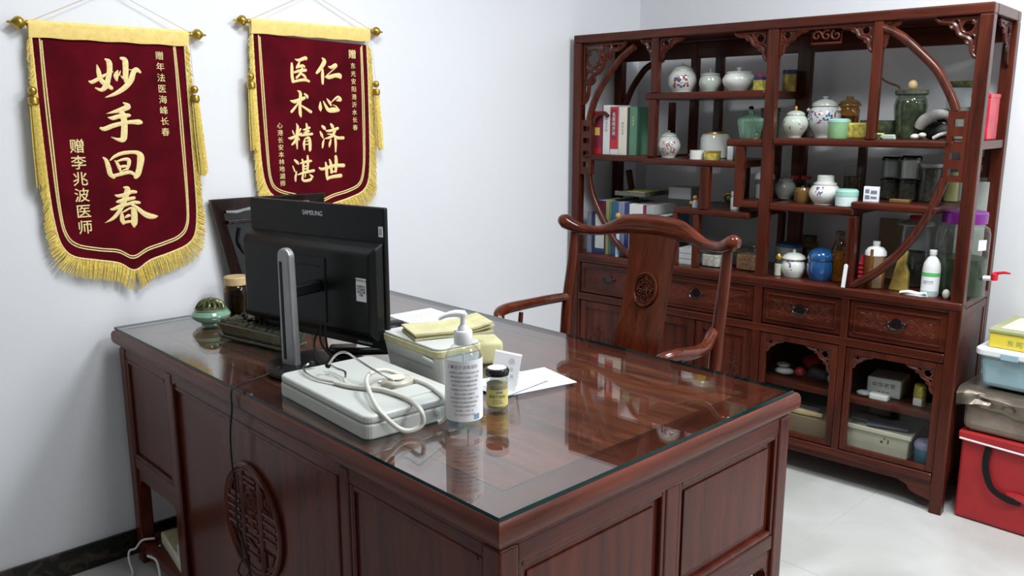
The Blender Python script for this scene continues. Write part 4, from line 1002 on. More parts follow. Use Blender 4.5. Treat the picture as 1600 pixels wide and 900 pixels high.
mk('carved_branch', b, 'grey_metal', tr, smooth=True)
b = B().ball((-.085, -.018, .145), .022, sy=.7).ball((-.088, -.02, .115), .014, sy=.7).ball((-.075, -.018, .09), .02, sy=.7).ball((-.06, -.016, .165), .014, sy=.7)
b.sweep([(-.10, -.01, .17), (-.13, -.008, .22), (-.12, -.01, .27)], .004, 6, seg=4).sweep([(-.06, -.01, .06), (-.02, -.01, .10), (.04, -.01, .07)], .012, 8, seg=4)
mk('carved_figures', b, 'blackgloss', tr, smooth=True)
# incense burner
t = thing('incense_burner', 'squat celadon bowl with a domed openwork bronze lid at the far desk corner', 'incense burner', (1.100, 2.535, ZD))
mk('bowl', B().lathe([(.030, 0), (.031, .006), (.028, .009), (.045, .013), (.058, .024), (.060, .033), (.054, .043), (.049, .047), (.051, .050), (.047, .051), (.043, .046), (.001, .044)], n=40), 'celadon', t)
b = B().lathe([(.050, .048), (.048, .0515), (.044, .054), (.036, .060), (.001, .060)], n=36)
ld = mk('lid', b, 'bronze', t)
b = B()
for k in range(14):
    a = 2 * PI * k / 14
    b.sweep([(.044 * math.cos(a), .044 * math.sin(a), .053), (.036 * math.cos(a + .2), .036 * math.sin(a + .2), .066), (.022 * math.cos(a), .022 * math.sin(a), .075), (.008 * math.cos(a), .008 * math.sin(a), .079)], [.003, .0045, .0045, .003], 6, seg=3)
b.ball((0, 0, .078), .010, sz=.8)
mk('openwork', b, 'bronze', ld, smooth=True)
# jar with wooden lid
t = thing('glass_jar', 'glass jar of black paste with a pale wooden lid beside the incense burner', 'jar', (1.236, 2.632, ZD))
mk('jar_body', B().lathe([(.038, 0), (.043, .004), (.044, .02), (.044, .075), (.041, .088), (.036, .094), (.036, .1)], n=36), 'amberglass', t)
mk('paste', B().lathe([(.036, .003), (.0415, .008), (.0415, .062), (.040, .066), (.001, .066)], n=32), 'darkpaste', t)
mk('lid', B().lathe([(.037, .095), (.0395, .097), (.0395, .120), (.037, .123), (.001, .123)], n=36), 'cork', t)
# glazed planter
t = thing('planter', 'long dark green glazed planter on a matching saucer beside the monitor stand', 'planter', (1.112, 2.225, ZD), math.radians(-79))
mk('saucer', B().box(-.145, .145, -.048, .048, 0, .012, .006), 'darkglaze', t, bevel=.004)
mk('pot', B().box(-.148, .148, -.050, .050, .010, .050, .014), 'darkglaze', t, bevel=.005)
b = B()
for i in range(26):
    for j in range(8): b.ball((-.132 + i * .0105 + random.uniform(-.003, .003), -.036 + j * .0103 + random.uniform(-.003, .003), .050 + random.uniform(-.002, .002)), random.uniform(.006, .009), 6, 4)
s_ = mk('moss', b, 'mossy', t, smooth=True); s_['kind'] = 'stuff'
b = B().sweep([(-.085, .01, .052), (-.065, .0, .066), (-.05, -.005, .060), (-.03, .0, .064), (-.01, -.01, .058)], [.006, .008, .005, .007, .004], 8, seg=4)
b.ball((-.075, -.002, .070), .008).ball((-.012, -.005, .066), .010).ball((.0, .004, .072), .007).sweep([(-.012, -.005, .066), (.006, -.01, .075), (.012, -.01, .062)], .004, 6, seg=3)
mk('twig', b, 'blackgloss', t, smooth=True)
# small black box behind the stand
single('computer_mouse', B().ball((0, 0, .014), .03, 20, 10, sx=1.5, sy=.9, sz=.5), 'black', 'small black computer mouse on the desk just right of the monitor edge', 'mouse', (1.475, 2.075, ZD), .4)
# silver and black device
t = thing('handheld_scanner', 'silver and black wedge-shaped handheld device lying behind the white case', 'handheld device', (1.215, 1.868, ZD + .018), math.radians(-38))
mk('body', B().box(-.085, .085, -.030, .030, 0, .022), 'black', t, bevel=.010, seg=3)
mk('silver_top', B().box(-.01, .080, -.026, .026, .0215, .0235), 'silver', t, bevel=.0008)
# white flat case (body: near corner at (0.888,1.364))
RZC = math.radians(-3.0)
t = thing('flat_case', 'flat white plastic medical case with rounded corners at the near desk edge', 'case', (.892, 1.362, ZD), RZC)
def rrect(x0, x1, y0, y1, r, n=5):
    out = []
    for (cx_, cy2, a0) in ((x1 - r, y0 + r, -PI / 2), (x1 - r, y1 - r, 0), (x0 + r, y1 - r, PI / 2), (x0 + r, y0 + r, PI)):
        for i in range(n + 1): a = a0 + PI / 2 * i / n; out.append((cx_ + r * math.cos(a), cy2 + r * math.sin(a)))
    return out
CWX, CWY = .252, .398
mk('lower_shell', B().prism(rrect(0, CWX, 0, CWY, .022), 'z', 0, .032), 'whiteplastic', t, bevel=.004)
mk('lid', B().prism(rrect(.0015, CWX - .0015, .0015, CWY - .0015, .021), 'z', .0325, .050), 'whiteplastic', t, bevel=.006, seg=3)
mk('button', B().lathe([(.008, 0), (.008, .004), (.006, .005), (.001, .005)], n=16).xf(Matrix.Translation((.175, .001, .023)) @ Matrix.Rotation(PI / 2, 4, 'X')), 'whiteplastic', t)
mk('battery_door', B().box(.120, .215, .05, .115, .049, .0525), 'whiteplastic', t, bevel=.003)
# stethoscope
t = thing('stethoscope', 'stethoscope with pale grey tubing and metal ear tubes lying on the flat white case', 'stethoscope', (1.0, 1.5, ZD + .049))
def so(pts): return [(x - 1.0, y - 1.5, z - ZD - .045) for x, y, z in pts]
TUBE = [(0.962, 1.59, 0.842), (0.971, 1.546, 0.842), (0.99, 1.505, 0.843), (1.01, 1.467, 0.843), (1.013, 1.389, 0.843), (1.003, 1.342, 0.842), (0.999, 1.318, 0.832), (1.0, 1.318, 0.808), (0.977, 1.328, 0.797), (0.955, 1.341, 0.805), (0.929, 1.365, 0.84), (0.954, 1.436, 0.855), (0.986, 1.497, 0.862), (1.025, 1.537, 0.862), (1.068, 1.548, 0.858), (1.098, 1.516, 0.845), (1.104, 1.441, 0.843), (1.088, 1.373, 0.842), (1.070, 1.327, 0.838), (1.066, 1.322, 0.815), (1.06, 1.325, 0.800), (1.05, 1.33, .795)]
mk('tubing', B().sweep(so(TUBE), .0052, 10, seg=6), 'tube', t)
mk('tubing', B().sweep(so([(0.993, 1.500, 0.843), (0.975, 1.535, 0.843), (0.975, 1.56, 0.844), (0.985, 1.585, 0.845)]), .005, 10, seg=5), 'tube', t)
BIN1 = [(0.962, 1.59, 0.842), (0.948, 1.639, 0.842), (0.950, 1.689, 0.843), (0.961, 1.722, 0.845), (0.976, 1.737, 0.848), (0.991, 1.736, 0.85)]
BIN2 = [(.985, 1.585, .845), (.998, 1.60, .850), (1.007, 1.62, 0.852), (1.01, 1.66, 0.85), (1.012, 1.691, 0.852)]
BIN3 = [(1.040, 1.470, 0.858), (1.023, 1.508, 0.872), (1.013, 1.555, 0.886), (1.013, 1.607, 0.896), (1.006, 1.624, 0.897), (0.997, 1.639, 0.888), (0.994, 1.664, 0.862)]
for q in (BIN1, BIN2, BIN3): mk('ear_tube', B().sweep(so(q), .0028, 10, seg=5), 'chrome', t)
mk('ear_tip', B().ball(so([(.991, 1.736, .850)])[0], .0065, 12, 8, sx=1.3), 'rubber', t)
mk('ear_tip', B().ball(so([(.994, 1.668, .858)])[0], .0065, 12, 8, sy=1.3), 'rubber', t)
b = B().lathe([(.030, 0), (.034, .003), (.034, .010), (.028, .017), (.018, .020), (.001, .020)], so([(1.066, 1.495, .8352)])[0], 32, 1.15, .9)
mk('chest_piece', b, 'beige', t)
b = B().lathe([(.020, .020), (.020, .022), (.017, .0225), (.001, .0225)], so([(1.060, 1.490, .8352)])[0], 28).box(.04, .062, -.005, .035, .0, .006)
mk('diaphragm', b, 'cream', t)
# white lidded case with yellowed lid
t = thing('lidded_case', 'white plastic case with a yellowed lid, under the old booklet', 'case', (1.198, 1.620, ZD), math.radians(-4))
b = B(); lo = rrect(.008, .122, -.112, .118, .02); hi = rrect(-.006, .130, -.122, .128, .022)
n = len(lo); b.add([(x, y, 0) for x, y in lo] + [(x, y, .084) for x, y in hi], [tuple(reversed(range(n))), tuple(range(n, 2 * n))] + [(i, (i + 1) % n, n + (i + 1) % n, n + i) for i in range(n)])
mk('case_body', b, 'whiteplastic', t, bevel=.002)
mk('lid_band', B().prism(rrect(-.008, .132, -.124, .130, .022), 'z', .0845, .101), 'yellowpaper', t, bevel=.002)
mk('lid', B().prism(rrect(-.005, .129, -.121, .127, .02), 'z', .1015, .107), 'whiteplastic', t, bevel=.002)
b = B().box(-.0068, -.0045, -.10, .10, .056, .0575)
mk('seam', b, 'inkgrey', t, smooth=False)
b = B().sweep([(-.004, -.105, .074), (-.010, -.10, .077), (-.010, -.075, .079), (-.004, -.065, .077)], .004, 8, seg=3); mk('latch', b, 'whiteplastic', t)
# yellow cushion and booklet
t = single('wrist_cushion', B().prism(rrect(-.085, .085, -.045, .045, .012), 'z', 0, .062), 'yellowpaper', 'yellowed padded wrist cushion on the desk behind the pump bottle', 'cushion', (1.415, 1.655, ZD), math.radians(-28), bevel=.018, seg=4, smooth=True)
t = thing('booklet', 'worn yellowed booklet with curled corners lying across the white case', 'booklet', (1.300, 1.618, ZD + .1073), math.radians(-20))
for k, (z, w) in enumerate(((0, 0), (.0062, .004), (.0124, -.002))):
    b = B(); nx = 10; vs = []
    for i in range(nx + 1):
        x = -.092 + .205 * i / nx
        for (y, zz) in ((-.058, 0), (.056, 0)):
            cz = z + .004 * math.sin(i * .7 + k) * (i / nx) + (0.010 * max(0, i / nx - .8) * 5 * (k / 2)) + .001
            for h in (0, .005): vs.append((x + w, y + w, max(z * .9, cz) + h))
    fs = []
    for i in range(nx):
        a = i * 4; c = a + 4
        fs += [(a, a + 2, c + 2, c), (a + 1, c + 1, c + 3, a + 3), (a, c, c + 1, a + 1), (a + 2, a + 3, c + 3, c + 2)]
    fs += [(0, 1, 3, 2), (nx * 4, nx * 4 + 2, nx * 4 + 3, nx * 4 + 1)]
    b.add(vs, fs); mk('page_block' if k < 2 else 'cover', b, 'yellowpaper', t, smooth=False)
# pump bottle
t = thing('pump_bottle', 'clear hand gel bottle with white pump and printed label on the desk', 'bottle', (1.100, 1.304, ZD), math.radians(-38))
R_ = .0395
mk('bottle_body', B().lathe([(.030, .0005), (.035, .001), (R_, .006), (R_, .136), (.0385, .149), (.034, .162), (.025, .172), (.0145, .178), (.0135, .182)], n=44), 'clear2', t)
mk('gel', B().lathe([(.030, .003), (.0355, .008), (.0375, .136), (.0365, .147), (.035, .152), (.001, .152)], n=36), 'liquid', t)
lb = mk('label', arcband(B(), R_ + .0003, .019, .150, -1.45, 1.45, 30), 'label', t, smooth=True)
RL = R_ + .0008
text('print', '免洗手消毒凝胶', .0088, 'inkgrey', lb, (0, 0, .136), (0, 0, 0), ext=.0001, bendr=RL)
text('print', 'C', .011, 'inkteal', lb, (0, 0, .136), (0, 0, -.86), ext=.0001, bendr=RL)
text('print', '●', .009, 'inkred', lb, (0, 0, .136), (0, 0, -.98 + .32), ext=.0001, bendr=RL)
rows = ['本品是以乙醇为主要有效成分的', '消毒液有效成分含量七十五度', '杀灭肠道致病菌化脓性球菌', '适用于卫生手消毒和外科', '取适量本品于掌心均匀涂抹', '使用方法和注意事项', '外用消毒品不得口服置于儿童', '不易触及处过敏者慎用避光', '易燃远离火源密封保存', '有效期二十四个月', '生产企业卫生许可证']
for i, s in enumerate(rows):
    text('print', s, .0050, 'inkgrey', lb, (0, 0, .124 - i * .0090), (0, 0, 0), ext=.0001, bendr=RL, align='CENTER')
b = B(); arcband(b, RL, .022, .034, .50, .86, 8, .0002); mk('print', b, 'inkblue', lb, smooth=False)
mk('collar', B().lathe([(.0185, .177), (.0195, .179), (.0195, .203), (.018, .206), (.001, .206)], n=32), 'pumpwhite', t)
b = B().lathe([(.0115, .206), (.0105, .213), (.006, .218), (.0055, .230), (.009, .237), (.009, .2415), (.001, .243)], n=24)
b.sweep([(.004, 0, .239), (-.015, 0, .2415), (-.035, 0, .238), (-.050, 0, .2305)], [.0085, .0075, .0055, .0038], 12, rb=[.009, .0075, .006, .0045], up=(0, 0, 1), seg=4)
mk('pump', b, 'pumpwhite', t)
mk('dip_tube', B().sweep([(0, 0, .156), (.002, 0, .08), (.01, 0, .012)], .002, 8), 'pumpwhite', t)
# small yellow-label jar
t = thing('powder_jar', 'small glass jar with a black lid and yellow label beside the pump bottle', 'jar', (1.222, 1.333, ZD), math.radians(-42))
mk('jar_body', B().lathe([(.020, .0005), (.0235, .003), (.0245, .010), (.0245, .066), (.022, .074), (.020, .079)], n=36), 'clear', t)
mk('powder', B().lathe([(.020, .003), (.023, .006), (.023, .058), (.001, .059)], n=28), 'powder', t)
mk('lid', B().lathe([(.0215, .077), (.0265, .078), (.0270, .081), (.0270, .089), (.0245, .093), (.0215, .0935)], n=36), 'blackgloss', t)
mk('lid_sticker', B().lathe([(.021, .0930), (.021, .0940), (.001, .0940)], n=28), 'bookcream', t)
lb = mk('label', arcband(B(), .0248, .010, .048, -1.3, 1.3, 20), 'yellowlabel', t, smooth=True)
text('print', '食用干姜粉', .0080, 'ink', lb, (0, 0, .032), (0, 0, 0), ext=.0001, bendr=.0253)
text('print', '本草中药材', .0040, 'inkgrey', lb, (0, 0, .0235), (0, 0, 0), ext=.0001, bendr=.0253)
text('print', '传统工艺精制细磨', .0034, 'inkgrey', lb, (0, 0, .018), (0, 0, 0), ext=.0001, bendr=.0253)
b = B(); arcband(b, .0253, .040, .045, -.1, .5, 8, .0002); mk('print', b, 'bookslate', lb, smooth=False)
# folding card stand
t = thing('card_stand', 'white folded card stand with small printed marks behind the yellow-label jar', 'card stand', (1.313, 1.413, ZD + .0085), 0, None, rot=(0, math.radians(10), math.radians(-50)))
b = B().prism([(-.026, 0), (-.004, .086), (0, .088), (.002, .0875), (-.0225, -.0)], 'x', -.032, .032)
b.xf(Matrix.Translation((0, 0, 0)))
mk('front_panel', b, 'label', t, bevel=.0005, seg=1)
mk('back_panel', B().prism([(.026, 0), (.0225, 0), (-.0005, .086), (.001, .0885)], 'x', -.032, .032), 'bookcream', t, bevel=.0005, seg=1)
for (s, sz, u, v, k) in (('⊕', .009, .012, .070, 0), ('☺', .008, .014, .052, 0), ('一', .006, -.012, .055, 0), ('扫', .007, .018, .036, 0), ('码', .007, -.004, .034, 0)):
    text('print', s, sz, 'inkgrey', t, (u, -.0268 + v * .2558, v), (math.radians(75.6), 0, 0), ext=.0001)
# papers (each sheet a thing)
def sheet(name, label, loc, rz, w, h, z, mat='paper', lines=10, cat='paper', group=None):
    o = thing(name, label, cat, (loc[0], loc[1], z), rz, group)
    b = B(); nx = 6; vs = []; random.seed(int(z * 1e5) + 3)
    cv = random.uniform(.0003, .0012)
    for i in range(nx + 1):
        for j in range(2):
            for k in (0, .0005): vs.append((-w / 2 + w * i / nx, -h / 2 + h * j, k + cv * (i / nx) ** 2 * (1 + j)))
    fs = []
    for i in range(nx):
        a = i * 4; c = a + 4
        fs += [(a, a + 2, c + 2, c), (a + 1, c + 1, c + 3, a + 3), (a, c, c + 1, a + 1), (a + 2, a + 3, c + 3, c + 2)]
    fs += [(0, 1, 3, 2), (nx * 4, nx * 4 + 2, nx * 4 + 3, nx * 4 + 1)]
    b.add(vs, fs); mk('sheet', b, mat, o, smooth=False)
    if lines:
        b = B()
        for k in range(lines):
            y = h * .4 - h * .8 * k / lines; x = -w * .4
            while x < w * .3:
                l = random.uniform(.006, .02); b.box(x, x + l, y, y + .0016, .0022 + cv, .0024 + cv); x += l + random.uniform(.002, .01)
                if random.random() < .15: break
        mk('print', b, 'inkgrey', o, smooth=False)
    return o
sheet('paper_sheet', 'white printed sheet sticking out furthest right of the card stand', (1.400, 1.425), math.radians(-12), .21, .145, ZD + .0003)
sheet('paper_sheet', 'white sheet lying under the card stand, on top of the wider sheet', (1.355, 1.435), math.radians(6), .17, .12, ZD + .0042, lines=7)
sheet('paper_sheet', 'white sheet at the far side of the desk to the right of the monitor', (1.645, 2.135), math.radians(-5), .17, .21, ZD + .0003, lines=8)
sheet('paper_sheet', 'white form lying between the flat case and the lidded case', (1.150, 1.800), math.radians(10), .085, .17, ZD + .0003, lines=12)
# film sleeve near the desk corner
t = single('plastic_sleeve', B().prism([(-.09, -.02), (.05, -.03), (.10, .0), (.02, .03), (-.06, .022)], 'z', 0, .0010), 'clear2', 'clear plastic sleeve lying in front of the flat white case', 'plastic sleeve', (.965, 1.255, ZD + .0008), .5, smooth=False)
# power strip with white cords under the far pedestal
t = thing('power_strip', 'cream power strip lying on the low board inside the desk opening', 'power strip', (.930, 2.50, .069), math.radians(82))
mk('housing', B().box(-.14, .12, -.03, .03, 0, .042), 'cream', t, bevel=.008, seg=3)
mk('plug', B().box(-.12, -.06, -.024, .024, .042, .075), 'whiteplastic', t, bevel=.006)
mk('socket_plate', B().box(-.05, .11, -.024, .024, .042, .0435), 'yellowpaper', t, bevel=.0008)
for pts in ([(.905, 2.60, .075), (.875, 2.585, .06), (.85, 2.56, .075), (.855, 2.50, .08), (.848, 2.46, .03), (.83, 2.44, .006), (.80, 2.40, .0045)],
            [(.90, 2.63, .09), (.870, 2.655, .085), (.850, 2.665, .06), (.835, 2.68, .05), (.825, 2.66, .03), (.82, 2.62, .006), (.80, 2.56, .0045), (.81, 2.40, .0045)]):
    b = B().sweep(pts, .0035, 8, seg=6)
    b.xf(Matrix.Rotation(-math.radians(82), 4, 'Z') @ Matrix.Translation((-.930, -2.50, -.069)))
    mk('power_cord', b, 'pumpwhite', t)
# ------------------------------------------------------------------ things in the cabinet
def lathe_thing(name, label, cat, s, d, z, parts, group=None, rz=0.0):
    t = thing(name, label, cat, cw(s, d, z), CRZ + rz, group)
    for p in parts:
        pn, prof, mat = p[:3]; kw = p[3] if len(p) > 3 else {}
        mk(pn, B().lathe(prof, n=kw.get('n', 36), sx=kw.get('sx', 1), sy=kw.get('sy', 1)), mat, t)
    return t
def box_thing(name, label, cat, s0, s1, d0, d1, z, h, mat, bevel=.002, extra=None, group=None, rz=0, **k):
    t = thing(name, label, cat, cw((s0 + s1) / 2, (d0 + d1) / 2, z), CRZ + rz, group)
    w, l = (s1 - s0) / 2, (d1 - d0) / 2
    t_ = mk('body', B().box(-w, w, -l, l, 0, h), mat, t, bevel=bevel)
    if extra: extra(t, w, l, h)
    return t
def body(r, h, neck, foot=.6, bulge=.55):
    """rounded jar body profile"""
    pr = [(r * foot, 0), (r * foot, h * .03)]
    for i in range(1, 12):
        t = i / 11
        rr = r * (foot + (1 - foot) * math.sin(min(t / bulge, 1) * PI / 2)) if t < bulge else neck + (r - neck) * math.cos((t - bulge) / (1 - bulge) * PI / 2) ** .8
        pr.append((max(rr, neck if t > bulge else 0), h * (.03 + .97 * t)))
    return pr
def domelid(r, z, h, knob=.006, kh=.010):
    return [(r * .9, z - .002), (r, z), (r, z + .003), (r * .92, z + h * .45), (r * .65, z + h * .8), (r * .3, z + h), (knob * .6, z + h + .001), (knob * .55, z + h + kh * .3), (knob, z + h + kh * .6), (knob * .7, z + h + kh), (.0008, z + h + kh)]
# shelf A
ZA, ZB, ZM, ZR, ZE, ZDD, Z2, ZK = 1.536, 1.264, 1.256, 1.352, 1.050, 1.098, 1.123, .797
lathe_thing('porcelain_jar', 'round white porcelain jar with red and blue flowers, leftmost on the top shelf', 'jar', .497, .14, ZA, [('body', body(.062, .092, .046, .68), 'print1'), ('lid', domelid(.046, .092, .026, .008, .008), 'greyporc')])
lathe_thing('porcelain_jar', 'small plain whitish jar in the middle of the top shelf', 'jar', .634, .14, ZA, [('body', body(.047, .070, .037, .7), 'greyporc'), ('lid', domelid(.041, .071, .012, .004, .014), 'greyporc')])
lathe_thing('porcelain_jar', 'wide squat white porcelain jar with a flat lid on the top shelf', 'jar', .772, .13, ZA, [('body', body(.067, .074, .050, .62, .6), 'porcelain'), ('lid', domelid(.054, .075, .010, .012, .012), 'porcelain')])
t = box_thing('tea_tin', 'small yellow and black tin with a red cap beside the cabinet middle post', 'tin', .852, .892, .10, .14, ZA, .044, 'yellowgold', .003)
mk('lid', B().box(-.019, .019, -.019, .019, .044, .056), 'booknavy', t, bevel=.002); mk('cap', B().ball((0, 0, .060), .010), 'redtap', t, smooth=True)
t = lathe_thing('tea_canister', 'gold canister with a dark lid at the back of the top shelf', 'canister', .920, .29, ZA, [('body', [(.028, 0), (.028, .07), (.027, .072)], 'goldcard'), ('lid', [(.029, .072), (.029, .088), (.001, .090)], 'booknavy')])
# books, left bay
def book(s0, s1, z, h, depth, cover, label, lab=None, d0=.035, lean=0, group=None):
    t = thing('book', label, 'book', cw((s0 + s1) / 2, d0, z), CRZ, group)
    w = (s1 - s0) / 2 - .0008
    if h > .03:
        mk('cover', B().box(-w, w, 0, .0025, 0, h).box(-w, -w + .002, .0025, depth, 0, h).box(w - .002, w, .0025, depth, 0, h), cover, t, bevel=.0006, seg=1)
        mk('pages', B().box(-w + .0022, w - .0022, .003, depth - .004, .002, h - .003), 'pages', t, smooth=False)
    if lab: lab(t, w, h)
    return t
def vt(s, size, mat, z, x=0): 
    def f(t, w, h): text('spine_text', '\n'.join(s), size, mat, t, (x, -.0006, z * h), (PI / 2, 0, 0), ext=.0001, line=1.15)
    return f
def redlab(t, w, h):
    mk('spine_panel', B().box(-w * .1, w, -.0008, 0, .03, h * .86), 'bookmaroon', t, smooth=False)
    mk('emblem', B().box(-w * .05, w * .75, -.0014, -.0008, h * .44, h * .62), 'inkgold', t, smooth=False)
book(.060, .145, ZB, .196, .16, 'bookred', 'thick red book with a gold emblem on the spine, leftmost on its shelf', redlab)
book(.066, .140, ZB, .216, .10, 'bookcream', 'cream book standing behind the thick red book', None, .205)
book(.146, .151, ZB, .222, .17, 'bookmaroon', 'thin maroon book pressed between the thick red book and a white one')
book(.151, .190, ZB, .222, .16, 'bookwhite', 'white book with grey spine lettering next to the thick red book', vt('中医诊断', .014, 'inkgrey', .6))
def rwl(t, w, h):
    mk('spine_panel', B().box(-w, w, -.0008, 0, h * .12, h), 'bookred', t, smooth=False)
    mk('title_panel', B().box(-w * .75, w * .5, -.0014, -.0008, h * .32, h * .95), 'bookmaroon', t, smooth=False)
    text('spine_text', '\n'.join('名医经方论'), .020, 'inkwhite', t, (-w * .1, -.0018, h * .64), (PI / 2, 0, 0), ext=.0001, line=1.05)
book(.192, .238, ZB, .214, .16, 'bookwhite', 'red-spined book with large white characters in the upper row of books', rwl)
book(.239, .284, ZB, .213, .16, 'bookcream', 'cream book with faint spine print between the red-spined and dark books', vt('临床本草', .013, 'inkgrey', .55))
book(.286, .296, ZB, .212, .16, 'smoke', 'black book between the cream and green books')
book(.297, .337, ZB, .214, .16, 'bookgreen', 'dark green book with yellow lettering at the right of the upper row', vt('方剂学', .013, 'yellowlabel', .7))
# B-mid
lathe_thing('porcelain_jar', 'small round jar painted with orange flowers on the shelf beside the books', 'jar', .452, .12, ZM, [('body', body(.053, .092, .033, .55), 'print2'), ('lid', domelid(.036, .092, .018, .007, .008), 'greyporc')])
lathe_thing('porcelain_jar', 'white barrel-shaped jar with a gold rim and dark knob', 'jar', .640, .20, ZM, [('body', [(.060, 0), (.064, .004), (.066, .03), (.066, .085), (.058, .102), (.050, .106)], 'porcelain'), ('gold_rim', [(.050, .105), (.047, .112), (.036, .116), (.001, .117)], 'gold'), ('knob', [(.010, .117), (.014, .123), (.008, .128), (.001, .129)], 'booknavy')])
lathe_thing('small_tin', 'low round gold tin in front of the white barrel-shaped jar', 'tin', .700, .07, ZM, [('body', [(.034, 0), (.034, .028), (.001, .028)], 'yellowgold'), ('lid', [(.035, .028), (.035, .036), (.001, .037)], 'gold')])
lathe_thing('small_tub', 'low round white tub beside the low gold tin', 'tub', .628, .065, ZM, [('body', [(.030, 0), (.030, .038), (.001, .039)], 'porcelain')])
t = box_thing('small_carton', 'tiny white carton at the right end of the flowered-jar shelf', 'carton', .752, .778, .10, .13, ZM, .058, 'label', .001)
lathe_thing('small_bottle', 'small dark bottle beside the tiny white carton', 'bottle', .728, .19, ZM, [('body', [(.020, 0), (.021, .03), (.008, .045), (.008, .06), (.001, .062)], 'smoke')])
# C shelf (small raised)
lathe_thing('vase', 'celadon green bottle vase with a narrow stopper', 'vase', .835, .13, 1.345, [('body', [(.038, 0), (.040, .004), (.050, .045), (.057, .070), (.052, .082), (.030, .093), (.010, .100), (.008, .118)], 'celadon'), ('stopper', [(.008, .118), (.011, .124), (.007, .131), (.001, .132)], 'blackgloss')])
lathe_thing('glass_jar', 'glass jar with a dark cap standing behind the celadon vase', 'jar', .850, .28, 1.345, [('body', [(.038, 0), (.039, .10), (.036, .108)], 'greenglass'), ('contents', [(.034, .003), (.034, .08), (.001, .08)], 'celadon'), ('cap', [(.040, .108), (.040, .125), (.001, .128)], 'bronze')])
t = thing('glass_bear', 'small clear glass ornament on the raised shelf beside the middle post', 'ornament', cw(.903, .06, 1.345), CRZ)
mk('figure', B().ball((0, 0, .015), .015).ball((0, 0, .036), .011).ball((-.009, 0, .047), .005).ball((.009, 0, .047), .005), 'clear', t, smooth=True)
mk('base', B().lathe([(.012, 0), (.012, .006), (.001, .007)], n=16), 'goldcard', t)
# right upper bay
lathe_thing('ginger_jar', 'small pale green jar half hidden by the cabinet middle post', 'jar', 1.022 - .04, .24, ZR, [('body', body(.037, .072, .022, .6), 'celadon'), ('lid', domelid(.024, .072, .010, .004, .006), 'greyporc')])
lathe_thing('ginger_jar', 'egg-shaped pale green jar with a yellow knob', 'jar', 1.028, .13, ZR, [('body', body(.050, .088, .032, .5, .6), 'print4'), ('lid', domelid(.036, .088, .018, .004, .004), 'greyporc'), ('knob', [(.004, .110), (.006, .116), (.001, .124)], 'orange')])
t = lathe_thing('ginger_jar', 'large ginger jar painted with a blue branch and red blossom', 'jar', 1.115, .20, ZR, [('body', body(.064, .122, .044, .5, .62), 'print3'), ('lid', domelid(.050, .122, .028, .012, .010), 'greyporc')])
mk('lug', B().ball((-.062, -.01, .108), .008).ball((.062, -.01, .108), .008), 'greyporc', t, smooth=True)
lathe_thing('tea_pitcher', 'brown glass canister with a brown lid behind the green tub', 'canister', 1.186, .27, ZR, [('body', [(.040, 0), (.040, .11), (.034, .122)], 'amberglass'), ('tea', [(.036, .003), (.036, .085), (.001, .086)], 'brownglaze'), ('lid', [(.044, .122), (.044, .128), (.034, .142), (.014, .150), (.014, .160), (.001, .161)], 'brownglaze')])
lathe_thing('green_tub', 'pale green round tub with a whitish lid on the right upper shelf', 'tub', 1.227, .075, ZR, [('body', [(.038, 0), (.040, .003), (.040, .060), (.001, .060)], 'greentub'), ('lid', [(.041, .060), (.041, .068), (.030, .074), (.001, .075)], 'mint')])
t = box_thing('gold_packet', 'crumpled gold foil packet beside the pale green tub', 'packet', 1.262, 1.332, .06, .12, ZR, .060, 'yellowgold', .008)
lathe_thing('glass_bowl', 'wide dark green glass bowl behind the upright post', 'bowl', 1.345, .20, ZR, [('body', [(.05, 0), (.075, .02), (.082, .068), (.078, .068), (.070, .02), (.001, .006)], 'darkglaze')])
lathe_thing('small_dish', 'small dark tub with a pale yellow lid beside the short post', 'tub', 1.372, .055, ZR, [('body', [(.024, 0), (.026, .018), (.001, .018)], 'darkglaze'), ('lid', [(.028, .018), (.028, .022), (.001, .023)], 'yellowlabel')])
single('jade_stone', B().prism([(-.028, .008), (-.020, .018), (.024, .018), (.028, 0), (-.014, 0)], 'y', -.010, .010), 'jade', 'small pale jade piece lying at the front of the right upper shelf', 'stone', cw(1.417, .05, ZR), CRZ, bevel=.004)
t = lathe_thing('glass_jar', 'tall cloudy green glass jar with a wooden ball knob', 'jar', 1.452, .16, ZR, [('body', [(.050, 0), (.054, .01), (.050, .045), (.054, .08), (.058, .12), (.052, .145), (.048, .150), (.048, .158)], 'greenglass'), ('contents', [(.046, .003), (.049, .015), (.045, .045), (.049, .08), (.052, .115), (.047, .138), (.001, .139)], 'cloudyherb'), ('lid', [(.052, .158), (.057, .163), (.057, .176), (.050, .178), (.001, .179)], 'cloudyherb')])
mk('knob', B().ball((.0, 0, .194), .0165, 16, 10, sz=1.15), 'cork', t, smooth=True)
t = thing('wrapped_bundle', 'grey and black bundle of dried roots and cloth beside the green glass jar', 'bundle', cw(1.548, .15, ZR), CRZ)
mk('black_cloth', B().ball((-.01, .02, .032), .034, sx=1.3, sy=1.2).ball((.015, .03, .085), .030, sx=1.4, sy=1.2, sz=.8).ball((.03, -.02, .03), .026), 'darkstuff', t, smooth=True)
mk('grey_root', B().sweep([(-.045, -.04, .042), (-.03, -.045, .066), (0, -.04, .085), (.035, -.03, .088), (.05, -.02, .07)], [.018, .022, .020, .016, .010], 10, seg=4), 'greybundle', t)
mk('pale_slices', B().ball((-.045, -.075, .010), .018, sz=.6).ball((-.02, -.08, .016), .014, sz=.7).sweep([(.02, -.09, .006), (.045, -.09, .02), (.07, -.08, .026)], .007, 8, seg=3), 'herbpale', t, smooth=True)
